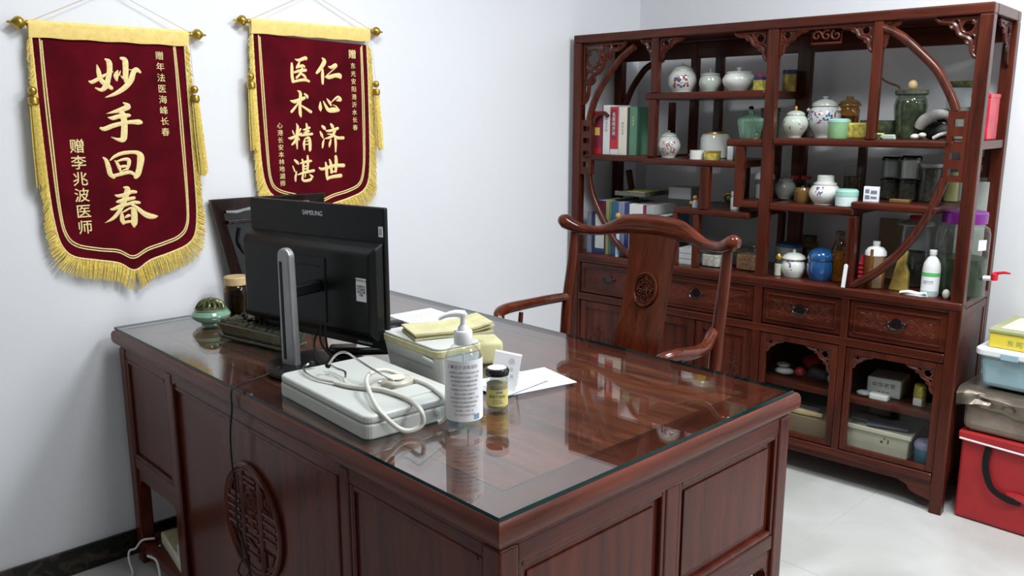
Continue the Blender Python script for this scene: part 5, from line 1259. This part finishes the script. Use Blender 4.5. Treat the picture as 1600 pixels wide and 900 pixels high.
t = lathe_thing('glass_jar', 'ribbed clear glass jar with a brass lid behind the moon-shaped frame', 'jar', 1.622, .22, ZR, [('body', [(.060, 0), (.066, .01), (.066, .15), (.060, .165), (.060, .185)], 'clear'), ('contents', [(.060, .003), (.062, .012), (.062, .115), (.001, .116)], 'greyporc'), ('lid', [(.066, .185), (.068, .188), (.068, .205), (.001, .208)], 'bronze')])
t = box_thing('gift_box', 'bright red printed box standing at the right end of the upper shelf', 'box', 1.654, 1.716, .15, .28, ZR, .150, 'redfoil', .004)
mk('lid', B().box(-.0325, .0325, -.067, .067, .145, .160), 'redfoil', t, bevel=.003)
t = thing('hanging_hook', 'thin brown curved hook hanging behind the upright post', 'hook', cw(1.305, .30, ZR), CRZ)
mk('hook', B().sweep([(-.03, 0, .36), (-.045, 0, .29), (-.03, 0, .25), (.0, 0, .217), (.052, 0, .195), (.055, 0, .178)], .004, 8, seg=5), 'brownglaze', t)
# D shelf left
lathe_thing('glass_jar', 'clear glass jar with a domed lid at the left of the middle shelf', 'jar', .908, .14, ZDD, [('body', [(.036, 0), (.038, .004), (.038, .075), (.034, .082)], 'clear'), ('contents', [(.034, .003), (.035, .06), (.001, .062)], 'greyplastic'), ('lid', [(.040, .082), (.041, .088), (.038, .100), (.024, .112), (.001, .115)], 'greyporc')])
lathe_thing('porcelain_jar', 'round grey-white jar partly behind the cabinet middle post', 'jar', .968 - .0, .21, ZDD, [('body', body(.044, .075, .026, .6), 'greyporc'), ('lid', domelid(.030, .075, .014, .006, .006), 'greyporc')])
for s, lab in ((.975, 'narrow glass jar with a red lid, nearer the middle post'), (1.02, 'narrow glass jar with a red lid, just right of its twin')):
    lathe_thing('spice_jar', lab, 'jar', s, .29, ZDD, [('body', [(.020, 0), (.021, .07), (.018, .078)], 'clear'), ('contents', [(.018, .003), (.018, .062), (.001, .063)], 'herbdark'), ('lid', [(.021, .078), (.021, .092), (.001, .093)], 'redtap')], group='red-lidded spice jars')
lathe_thing('honey_pot', 'low brown glazed pot with a pale patch', 'pot', 1.087, .11, ZDD, [('body', [(.030, 0), (.033, .004), (.034, .045), (.028, .050)], 'brownglaze'), ('lid', [(.030, .050), (.026, .058), (.006, .060), (.006, .064), (.001, .065)], 'brownglaze')])
lathe_thing('porcelain_jar', 'bright white jar with a cup-shaped lid in the centre of the middle shelf', 'jar', 1.180, .10, ZDD, [('body', body(.060, .074, .043, .66, .55), 'print5'), ('lid', [(.040, .074), (.044, .076), (.044, .082), (.034, .086), (.032, .092), (.032, .108), (.026, .113), (.001, .114)], 'porcelain')])
lathe_thing('glass_canister', 'tall glass canister of yellow flowers at the back of the middle shelf', 'canister', 1.215, .29, ZDD, [('body', [(.036, 0), (.038, .14)], 'clear'), ('contents', [(.034, .003), (.034, .10), (.001, .10)], 'herb')])
lathe_thing('cream_tub', 'pale mint tub with a mint green lid at the step of the middle shelf', 'tub', 1.282, .058, ZDD, [('body', [(.036, 0), (.040, .004), (.041, .042), (.001, .042)], 'mintwhite'), ('lid', [(.0425, .042), (.0425, .058), (.036, .066), (.001, .067)], 'mint')])
# D2 shelf
t = box_thing('small_carton', 'small white and blue printed carton on the stepped shelf', 'carton', 1.348, 1.402, .045, .06, Z2, .056, 'label', .001)
mk('print', B().box(-.020, -.004, -.0085, -.0078, .010, .024).box(.0, .022, -.0085, -.0078, .012, .020).box(.0, .022, -.0085, -.0078, .030, .042).box(-.020, -.006, -.0085, -.0078, .032, .046), 'bookslate', t, smooth=False)
for (s, d, z, h, lab) in ((1.385, .22, Z2, .075, 'clear stacked canister, lower one at the left'), (1.46, .20, Z2, .075, 'clear stacked canister, lower one at the right'),
                     (1.385, .22, Z2 + .082, .072, 'clear canister with black lid, upper one at the left of the stack'), (1.46, .20, Z2 + .082, .078, 'clear canister of pale sticks with black lid, upper one at the right')):
    up_ = z > Z2
    lathe_thing('stacked_canister', lab, 'canister', s, d, z, [('body', [(.034, 0), (.036, .003), (.036, h - .006)], 'clear'), ('contents', [(.033, .003), (.033, h - .01), (.001, h - .01)], 'porcelain' if (up_ and s > 1.42) else 'greyplastic' if up_ else 'herbdark'), ('lid', [(.038, h - .006), (.038, h + .001), (.03, h + .004 if not up_ else h + .008), (.001, h + .005 if not up_ else h + .010)], 'blackgloss')], group='stacked clear canisters')
lathe_thing('glass_canister', 'tall dark-filled canister with a grey lid right of the canister stack', 'canister', 1.532, .20, Z2, [('body', [(.036, 0), (.038, .13)], 'clear'), ('contents', [(.034, .003), (.034, .12), (.001, .12)], 'herbdark'), ('lid', [(.040, .128), (.040, .140), (.001, .142)], 'greyplastic')])
lathe_thing('glass_canister', 'tall canister with yellow stripe behind the moon-shaped frame', 'canister', 1.588, .26, Z2, [('body', [(.030, 0), (.031, .13)], 'clear'), ('contents', [(.028, .003), (.028, .11), (.001, .11)], 'bookolive'), ('lid', [(.033, .128), (.033, .142), (.001, .144)], 'bookslate')])
single('wooden_block', B().box(-.035, .035, -.015, .015, 0, .014), 'brownglaze', 'flat reddish wooden block lying on the stepped shelf', 'block', cw(1.470, .08, Z2), CRZ, bevel=.003)
# E shelf
t = thing('gilt_mask', 'small gilt and dark mask ornament on the low left shelf', 'ornament', cw(.688, .28, ZE), CRZ)
mk('mask', B().ball((0, 0, .028), .034, 16, 10, sx=1.1, sy=.5, sz=.82), 'bronze', t, smooth=True)
mk('gilt_edge', B().sweep([(-.03, -.012, .03), (-.01, -.018, .048), (.02, -.016, .042), (.03, -.012, .02)], .005, 8, seg=4), 'gold', t)
lathe_thing('white_bottle', 'small white bottle beside the left partition of the middle shelves', 'bottle', .800, .10, ZE, [('body', [(.019, 0), (.020, .045), (.016, .052), (.016, .056), (.019, .058), (.019, .076), (.001, .077)], 'porcelain')])
t = thing('figurine', 'tiny blue and white figurine with yellow hat on the low left shelf', 'figurine', cw(.632, .06, ZE), CRZ)
mk('body', B().lathe([(.012, 0), (.013, .015), (.007, .03), (.001, .032)], n=14), 'bluewhite', t); mk('hat', B().ball((0, 0, .042), .010), 'orange', t, smooth=True); mk('arm', B().ball((-.018, .0, .018), .009), 'orange', t, smooth=True)
t = box_thing('plastic_box', 'grey translucent box standing on the row of tall books', 'box', .415, .535, .19, .30, ZK + .268, .055, 'greyplastic', .004)
t = box_thing('green_box', 'flat green and gold box lying on top of the tall books', 'box', .20, .37, .07, .27, ZK + .278, .022, 'darkglaze', .002)
mk('gilt_top', B().box(-.02, .08, -.1005, .1, .0221, .024), 'yellowgold', t, smooth=False)
# tall books
for (s0, s1, h, mat, lab, fn) in ((.062, .088, .190, 'bookslate', 'blue-grey book leaning low at the far left of the bottom row', None), (.104, .168, .252, 'booknavy', 'wide dark blue volume with a red title and white panel', 'w'), (.170, .190, .256, 'bookolive', 'book with olive and gold spine in the bottom row', None),
        (.191, .203, .252, 'bookgreen', 'thin green book in the bottom row', None), (.204, .240, .250, 'bookblue', 'bright blue book in the bottom row', None), (.241, .276, .252, 'bookslate', 'slate lavender book in the bottom row', None), (.277, .300, .250, 'booknavy', 'deep blue book with thin stripes in the bottom row', None),
        (.302, .376, .247, 'bookwhite', 'thick white folder in the bottom row', None), (.377, .392, .246, 'bookmaroon', 'maroon spine beside the thick white folder', None), (.393, .432, .246, 'greyplastic', 'grey-white folder right of the maroon spine', None), (.434, .500, .205, 'bookteal', 'dark teal folder at the right of the bottom row', None)):
    t = book(s0, s1, ZK, h, .20, mat, lab, None, .045)
    if fn == 'w':
        w = (s1 - s0) / 2
        mk('title_panel', B().box(-w * .75, w * .85, -.001, 0, h * .80, h * .97), 'bookmaroon', t, smooth=False)
        mk('white_panel', B().box(-w * .75, w * .85, -.001, 0, h * .1, h * .74), 'bookwhite', t, smooth=False)
        mk('stripe', B().box(-w * .75, w * .85, -.0015, -.001, h * .5, h * .52), 'inkgrey', t, smooth=False)
t = thing('figurine', 'small figurine with a round yellow head in front of the blue books', 'figurine', cw(.255, .025, ZK), CRZ)
mk('body', B().lathe([(.010, 0), (.009, .08), (.008, .158), (.010, .172), (.001, .18)], n=14), 'bluewhite', t); mk('head', B().ball((0, 0, .192), .012), 'orange', t, smooth=True)
for k, (z, w) in enumerate(((0, .040), (.024, .036), (.048, .038))):
    b = B().box(-w, w, -.05, .05, 0, .022)
    single('paper_carton', b, 'label', ['bottom flat white carton behind the chair splat', 'middle flat white carton behind the chair splat', 'top flat white carton behind the chair splat'][k], 'carton', cw(.595, .10, ZK + z), CRZ, group='flat white cartons', bevel=.002)
lathe_thing('small_bottle', 'small brown bottle behind the flat white cartons', 'bottle', .645 - .01, .24, ZK, [('body', [(.020, 0), (.021, .05), (.01, .065), (.01, .075), (.001, .076)], 'brownglaze')])
def sqjar(s, d, w, h, cont, lab, lidm='greyplastic'):
    t = thing('storage_jar', lab, 'jar', cw(s, d, ZK), CRZ)
    mk('body', B().prism(rrect(-w, w, -w, w, w * .4), 'z', 0, h - .012), 'clear', t, bevel=.004, smooth=True)
    mk('contents', B().prism(rrect(-w * .92, w * .92, -w * .92, w * .92, w * .36), 'z', .003, h * .62), cont, t, bevel=.004)
    mk('lid', B().prism(rrect(-w * .96, w * .96, -w * .96, w * .96, w * .38), 'z', h - .012, h), lidm, t, bevel=.002)
sqjar(.715, .10, .046, .085, 'herbpale', 'square clear jar of pale slices right of the low partition')
sqjar(.800, .19, .040, .082, 'herbdark', 'clear jar of dark and pale herbs under the right end of the chair crest', 'clear')
sqjar(.868, .12, .046, .108, 'herbred', 'square clear jar of rusty brown herbs beside the middle post', 'clear')
# counter right bay
lathe_thing('small_bottle', 'little glass bottle with a brass top just right of the middle post', 'bottle', 1.022, .07, ZK, [('body', [(.016, 0), (.017, .052), (.010, .062), (.010, .068)], 'clear'), ('contents', [(.014, .002), (.0145, .048), (.001, .048)], 'bookcream'), ('cap', [(.011, .068), (.012, .080), (.006, .090), (.001, .091)], 'gold')])
lathe_thing('storage_tub', 'large round clear tub with a blue lid behind the little brass-topped bottle', 'tub', .990, .24, ZK, [('body', [(.05, 0), (.055, .10)], 'greyplastic'), ('lid', [(.058, .10), (.058, .112), (.001, .114)], 'bookblue')])
lathe_thing('porcelain_jar', 'low white jar with a small blue flower sprig and flared lid on the counter', 'jar', 1.073, .10, ZK, [('body', [(.036, 0), (.038, .004), (.046, .020), (.050, .040), (.044, .058), (.038, .066), (.042, .072)], 'print5'), ('lid', [(.046, .072), (.047, .075), (.040, .086), (.024, .095), (.006, .098), (.005, .102), (.007, .106), (.001, .110)], 'porcelain')])
lathe_thing('glazed_jar', 'deep blue glazed jar with a domed lid on the counter', 'jar', 1.184, .10, ZK, [('body', [(.040, 0), (.044, .006), (.052, .035), (.052, .062), (.047, .080)], 'blueglaze'), ('lid', [(.050, .080), (.052, .084), (.050, .102), (.038, .118), (.016, .127), (.001, .128)], 'blueglaze')])
lathe_thing('glass_jar', 'dark amber jar at the back of the counter behind the white sprig jar', 'jar', 1.052, .29, ZK, [('body', [(.035, 0), (.036, .11), (.028, .125)], 'amberglass'), ('contents', [(.032, .003), (.033, .09), (.001, .09)], 'herb'), ('cap', [(.030, .125), (.031, .145), (.001, .147)], 'herbdark')])
lathe_thing('tall_bottle', 'tall amber-green glass bottle of herbs left of the short post', 'bottle', 1.248, .115, ZK, [('body', [(.026, 0), (.029, .005), (.029, .13), (.018, .155), (.014, .165), (.014, .18)], 'amberglass'), ('contents', [(.026, .003), (.0265, .12), (.001, .121)], 'herb'), ('cap', [(.016, .18), (.016, .198), (.001, .199)], 'herbdark')])
single('nail_file', B().prism([(-.008, 0), (.006, 0), (.012, .085), (.006, .092), (-.002, .088)], 'y', -.002, .002), 'label', 'thin white blade-like card leaning against the short post', 'card', cw(1.317, .0, ZK), CRZ, bevel=.0005, seg=1)
t = thing('red_bottle', 'small red ribbed bottle beside the leaning white card', 'bottle', cw(1.348, .10, ZK), CRZ)
b = B().lathe([(.016, 0)] + [(.017 if k % 2 else .0135, .006 + k * .0085) for k in range(11)] + [(.010, .105), (.009, .118), (.001, .119)], n=20); mk('body', b, 'redtap', t)
mk('base', B().lathe([(.0175, 0), (.0175, .006), (.0172, .008)], n=20), 'brownglaze', t)
t = thing('amber_bottle', 'amber bottle with a white shoulder and cap behind the lower moon arc', 'bottle', cw(1.398, .085, ZK), CRZ)
mk('body', B().lathe([(.036, 0), (.038, .004), (.038, .128)], n=28), 'amberpill', t)
mk('shoulder', B().lathe([(.039, .124), (.038, .138), (.028, .152), (.012, .158), (.010, .160), (.001, .160)], n=28), 'bottlewhite', t)
mk('cap', B().lathe([(.011, .160), (.013, .163), (.013, .176), (.001, .177)], n=20), 'bottlewhite', t)
mk('stripe', arcband(B(), .0385, .008, .150, -.18, .12, 6), 'brownglaze', t, smooth=False); mk('pale_back', arcband(B(), .0383, .004, .122, .2, 1.1, 8), 'cardboard', t, smooth=True)
single('gold_packet', B().prism([(-.036, 0), (.034, 0), (.03, .07), (.018, .10), (.022, .15), (-.012, .165), (-.014, .10)], 'y', -.012, .012), 'goldcard', 'tall crumpled gold packet leaning behind the moon arc on the counter', 'packet', cw(1.492, .085, ZK), CRZ, bevel=.004)
t = lathe_thing('storage_jar', 'large clear jar with a disc lid and red knob behind the moon arc', 'jar', 1.490, .22, ZK, [('body', [(.056, 0), (.060, .006), (.060, .21), (.055, .225), (.055, .235)], 'clear'), ('contents', [(.050, .003), (.052, .13), (.001, .131)], 'herbdark'), ('lid', [(.066, .235), (.068, .238), (.060, .246), (.030, .252), (.020, .258), (.001, .258)], 'greyporc')])
mk('knob', B().lathe([(.022, .257), (.026, .262), (.020, .270), (.001, .272)], n=20), 'redtap', t)
t = thing('spray_bottle', 'white plastic bottle with a green-banded label standing at the counter front', 'bottle', cw(1.606, .06, ZK), CRZ)
mk('body', B().lathe([(.028, 0), (.030, .004), (.030, .100), (.027, .120), (.017, .138), (.010, .145), (.010, .150)], n=32), 'bottlewhite', t)
mk('cap', B().lathe([(.011, .149), (.0125, .151), (.0125, .167), (.001, .168)], n=20), 'pumpwhite', t)
lb = mk('label', arcband(B(), .0303, .012, .088, -1.4, 1.4, 20), 'label', t, smooth=True)
mk('green_band', arcband(B(), .0307, .074, .088, -1.4, 1.4, 20), 'bandgreen', lb, smooth=True); mk('green_band', arcband(B(), .0307, .014, .022, -1.4, 1.4, 20), 'mint', lb, smooth=True)
text('print', '消毒用酒精\n浓度 七十五', .007, 'inkgrey', lb, (0, 0, .052), (0, 0, 0), ext=.0001, bendr=.0309)
t = thing('crumpled_tissue', 'crumpled white tissue lying in front of the white spray bottle', 'tissue', cw(1.556, .030, ZK + .001), CRZ)
b = B().prism([(-.045, .0), (-.01, -.012), (.03, -.018), (.055, 0), (.03, .018), (-.02, .012)], 'z', 0, .003).sweep([(-.04, 0, .004), (-.01, .0, .010), (.02, .004, .006), (.05, 0, .012)], .006, 6, rb=.014, seg=4)
mk('tissue', b, 'paper', t)
t = thing('seashell', 'small pale shell leaning against the right front post', 'shell', cw(1.668, .035, ZK), CRZ); mk('shell', B().ball((0, 0, .018), .018, 14, 8, sx=.7, sy=.5), 'herbpale', t, smooth=True)
# big liquor jar
BR = .088
t = thing('liquor_jar', 'big clear jar of green herb liquor with a purple lid', 'jar', cw(1.675, .148, ZK), CRZ)
mk('jar_body', B().lathe([(.080, 0), (BR, .006), (BR, .09), (.0865, .095), (BR, .10), (BR, .165), (.0865, .17), (BR, .175), (BR, .225), (.082, .248), (.062, .262), (.060, .268)], n=48), 'clear', t)
mk('liquor', B().lathe([(.078, .003), (.0845, .010), (.0845, .125), (.084, .140), (.001, .140)], n=40), 'herbgreen', t)
mk('lid', B().lathe([(.066, .262), (.074, .264), (.075, .300), (.070, .306), (.001, .307)], n=40), 'purple', t)
mk('sticker', arcband(B(), BR + .0006, .175, .212, .85, 1.25, 8), 'label', t, smooth=True)
b = B(); b.sweep([(.085, -.02, .075), (.112, -.024, .078)], .009, 12); tp = mk('spout', b, 'pumpwhite', t)
mk('tap', B().lathe([(.011, 0), (.012, .004), (.012, .022), (.008, .026), (.001, .026)], (.120, -.026, .072), 16).sweep([(.118, -.026, .096), (.15, -.030, .104), (.17, -.032, .103)], [.006, .005, .003], 8), 'redtap', tp)
single('white_board', B().box(-.05, .05, -.004, .004, 0, .40), 'greyporc', 'grey-white board standing behind the big liquor jar', 'board', cw(1.652, .322, ZK), CRZ, bevel=.001)
single('wooden_board', B().box(-.045, .045, -.006, .006, 0, .24), 'cardboard', 'tall brown board standing at the back of the counter', 'board', cw(1.372, .315, ZK), CRZ, bevel=.001)
# lower compartments
ZL1, ZL2, ZL0 = .367, .372, .148
t = box_thing('tissue_box', 'white and yellow printed box on the shelf behind the right glass door', 'box', 1.395, 1.520, .11, .24, ZL1, .075, 'binlid', .006, rz=.06)
mk('yellow_side', B().box(.0626, .0634, -.05, .064, .008, .066), 'yellowlabel', t, smooth=False)
text('print', '中华老茶', .022, 'ink', t, (0, -.0655, .045), (PI / 2, 0, 0), ext=.0002)
text('print', '● ● ●', .014, 'orange', t, (0, -.0655, .016), (PI / 2, 0, 0), ext=.0002)
t = single('soap_dish', B().prism(rrect(-.036, .036, -.022, .022, .012), 'z', 0, .024), 'binlid', 'low white box with rounded edge in front of the printed box', 'box', cw(1.462, .070, ZL1), CRZ, bevel=.006)
t = thing('bangle_box', 'upright gold cap with a white front on the lower shelf', 'cap', cw(1.598, .10, ZL1), CRZ)
mk('gold_part', B().lathe([(.022, 0), (.023, .04), (.022, .078), (.015, .086), (.001, .087)], n=24), 'yellowgold', t); mk('white_front', B().box(-.016, .016, -.027, -.021, .004, .034), 'binlid', t, bevel=.003)
t = thing('snack_packet', 'small silver and orange packet at the left of the right-hand lower shelf', 'packet', cw(1.402, .075, ZL1), CRZ)
mk('packet', B().ball((0, 0, .012), .030, sx=1.0, sy=.7, sz=.4), 'greyplastic', t, smooth=True); mk('tip', B().ball((.034, -.006, .010), .012, sz=.7), 'orange', t, smooth=True)
t = thing('storage_bin', 'cream open plastic bin stained brown on the cabinet bottom board', 'bin', cw(1.466, .140, ZL0), CRZ, None)
bw, bl, bh = .122, .078, .095
b = B().box(-bw, bw, -bl, bl, 0, bh, .008); mk('bin_body', b, 'cream', t, bevel=.006, seg=3)
b = B().box(-bw - .006, bw + .006, -bl - .006, -bl + .008, bh - .010, bh + .006).box(-bw - .006, bw + .006, bl - .008, bl + .006, bh - .010, bh + .006).box(-bw - .006, -bw + .008, -bl + .008, bl - .008, bh - .010, bh + .006).box(bw - .008, bw + .006, -bl + .008, bl - .008, bh - .010, bh + .006)
mk('rim', b, 'cream', t, bevel=.002); mk('stain', B().ball((.02, -bl + .0035, .055), .006, sy=.3).ball((.045, -bl + .002, .06), .003, sy=.3, sz=3).ball((.03, -bl + .002, .07), .0025, sy=.3, sz=3), 'brownglaze', t, smooth=True)
single('grey_slab', B().box(-.075, .075, -.05, .05, 0, .010), 'bookslate', 'grey card lying on top of the cream plastic bin', 'card', cw(1.485, .140, ZL0 + bh + .007), CRZ + .2, bevel=.002)
single('glass_sheet', B().box(-.04, .04, -.035, .035, 0, .010), 'greyplastic', 'greyish plastic piece on the left of the cream plastic bin', 'plastic piece', cw(1.390, .150, ZL0 + bh + .007), CRZ - .1, bevel=.002)
t = lathe_thing('plastic_tub', 'teal plastic tub with a lilac lid beside the cream bin', 'tub', 1.644, .082, ZL0, [('body', [(.034, 0), (.038, .005), (.042, .070), (.001, .070)], 'tealplastic'), ('lid', [(.044, .070), (.044, .082), (.036, .094), (.001, .098)], 'lilac')])
t = thing('medicine_packets', 'stacked pale grey packets on the shelf behind the left glass door', 'packets', cw(1.055, .12, ZL2), CRZ)
mk('packet', B().ball((0, 0, .016), .040, sy=.8, sz=.4), 'bookwhite', t, smooth=True); mk('packet', B().ball((-.005, 0, .042), .030, sy=.8, sz=.4), 'greyplastic', t, smooth=True)
t = thing('cloth_bundle', 'dark and red cloth bundle on the shelf behind the left glass door', 'bundle', cw(1.175, .17, ZL2), CRZ)
mk('red_cloth', B().ball((-.02, .02, .055), .045, sx=1.2, sz=.8).ball((-.055, -.04, .022), .022), 'bookred', t, smooth=True); mk('dark_cloth', B().ball((.03, -.03, .035), .040, sx=1.4, sz=.85), 'darkstuff', t, smooth=True); mk('clear_wrap', B().ball((.095, -.06, .028), .028, sz=.9), 'greyplastic', t, smooth=True)
t = thing('cardboard_box', 'low brown cardboard box behind the left glass door on the bottom board', 'box', cw(1.155, .14, ZL0), CRZ)
mk('carton', B().box(-.13, .13, -.09, .09, 0, .085), 'cardboard', t, bevel=.003); mk('papers', B().box(-.06, .05, -.07, .03, .086, .094), 'paper', t, bevel=.001)
mk('wooden_piece', B().sweep([(-.10, -.06, .095), (0, -.07, .098), (.09, -.06, .095)], [.010, .014, .010], 8, seg=3), 'cork', t)
single('red_bag', B().ball((0, 0, .03), .035, sz=1.0), 'bookred', 'small red bag at the back of the cardboard box', 'bag', cw(1.235, .24, ZL0 + .0), CRZ, smooth=True)

# ------------------------------------------------------------------ pile of boxes right of the cabinet
def xbox(name, x0, x1, y0, y1, z0, z1, mat, parent, o, bevel=.004, taper=0):
    b = B().box(x0 - o[0], x1 - o[0], y0 - o[1], y1 - o[1], z0 - o[2], z1 - o[2], taper); return mk(name, b, mat, parent, bevel=bevel, seg=3)
o = (3.30, .70, 0)
t = thing('storage_bag', 'large red storage bag with black strap at the bottom of the pile', 'bag', o)
xbox('bag_body', 3.15, 3.48, .44, .965, .002, .315, 'redbag', t, o, .012)
mk('lid_flap', B().box(3.143 - o[0], 3.485 - o[0], .43 - o[1], .975 - o[1], .300, .330), 'redbag', t, bevel=.006)
b = B().sweep([(3.1415 - o[0], .968 - o[1], .303), (3.1415 - o[0], .70 - o[1], .296), (3.1415 - o[0], .44 - o[1], .303)], .0035, 8, rb=.005, seg=4); mk('white_piping', b, 'whitetrim', t)
b = B().sweep([(3.1445 - o[0], .872 - o[1], .29), (3.138 - o[0], .875 - o[1], .25), (3.134 - o[0], .868 - o[1], .20), (3.134 - o[0], .845 - o[1], .15), (3.138 - o[0], .80 - o[1], .125), (3.146 - o[0], .755 - o[1], .12)], .0025, 8, rb=.012, up=(1, 0, 0), seg=5); mk('strap_handle', b, 'rubber', t)
mk('strap_end', B().sweep([(3.146 - o[0], .80 - o[1], .135), (3.143 - o[0], .76 - o[1], .14), (3.146 - o[0], .70 - o[1], .12)], .003, 8, rb=.014, up=(1, 0, 0), seg=4), 'redtin', t)
o = (3.31, .70, .331)
t = thing('canvas_bag', 'brown-grey canvas bag squashed under the metallic bag in the pile', 'bag', o)
b = B(); L = [(3.14, .985), (3.14, .43), (3.485, .43), (3.485, .985)]
xbox('bag_body', 3.150, 3.48, .44, .972, .331, .452, 'canvas', t, o, .03)
o = (3.31, .70, .453)
t = thing('metallic_bag', 'crumpled bronze metallic bag lying under the pale blue bin', 'bag', o)
b = B(); ny = 60; vs = []; fs = []
for i in range(ny + 1):
    t_ = i / ny; y = .43 + .560 * t_
    W_ = lambda r, a: a * (math.sin(15 * t_ + r) + .5 * math.sin(33 * t_ + 1.7 * r + 1))
    for (x, z) in ((3.46, .454), (3.46, .490), (3.20, .492), (3.160, .490 + W_(0, .002)), (3.142 + W_(.5, .003), .484 + W_(0, .003)), (3.130 + W_(1.2, .005), .470 + W_(.5, .004)), (3.134 + W_(2.2, .006), .454 + W_(1.2, .004)), (3.128 + W_(3.2, .006), .440 + W_(2, .005)), (3.136 + W_(4, .003), .428 + W_(1, .009)), (3.141 + W_(4, .003), .430 + W_(1, .009)), (3.1485, .4535), (3.20, .454)):
        vs.append((x - o[0], y - o[1], z - o[2]))
m_n = 12
for i in range(ny):
    for j in range(m_n):
        j2 = (j + 1) % m_n; fs.append((i * m_n + j, i * m_n + j2, (i + 1) * m_n + j2, (i + 1) * m_n + j))
fs += [tuple(range(m_n)), tuple(reversed(range(ny * m_n, (ny + 1) * m_n)))]
b.add(vs, fs); mk('bag_body', b, 'foil', t, smooth=True)
o = (3.31, .70, .500)
t = thing('storage_box', 'pale blue plastic storage box with a white lid in the pile beside the cabinet', 'storage box', o)
xbox('box_body', 3.165, 3.475, .45, .942, .500, .620, 'bluebin', t, o, .018, .012)
mk('lid', B().prism(rrect(3.150 - o[0], 3.488 - o[0], .43 - o[1], .957 - o[1], .03), 'z', .615 - o[2], .640 - o[2]), 'binlid', t, bevel=.006, seg=3)
mk('clip', B().box(3.146 - o[0], 3.153 - o[0], .815 - o[1], .87 - o[1], .612 - o[2], .634 - o[2]), 'bluebin', t, bevel=.002)
o = (3.32, .70, .641)
t = thing('yellow_box', 'yellow tin box with an olive printed lid on top of the pile', 'tin box', o)
xbox('box_body', 3.190, 3.47, .50, .925, .641, .695, 'yellowtin', t, o, .004)
xbox('lid', 3.186, 3.474, .496, .929, .695, .706, 'olive', t, o, .002)
mk('lid_print', B().box(3.22 - o[0], 3.44 - o[0], .80 - o[1], .90 - o[1], .0655, .0665).box(3.22 - o[0], 3.44 - o[0], .55 - o[1], .74 - o[1], .0655, .0665), 'bookcream', t, smooth=False)
text('print', '东 阿 阿 胶 糕', .022, 'olive', t, (3.1893 - o[0], .80 - o[1], .022), (PI / 2, 0, -PI / 2), ext=.0003)
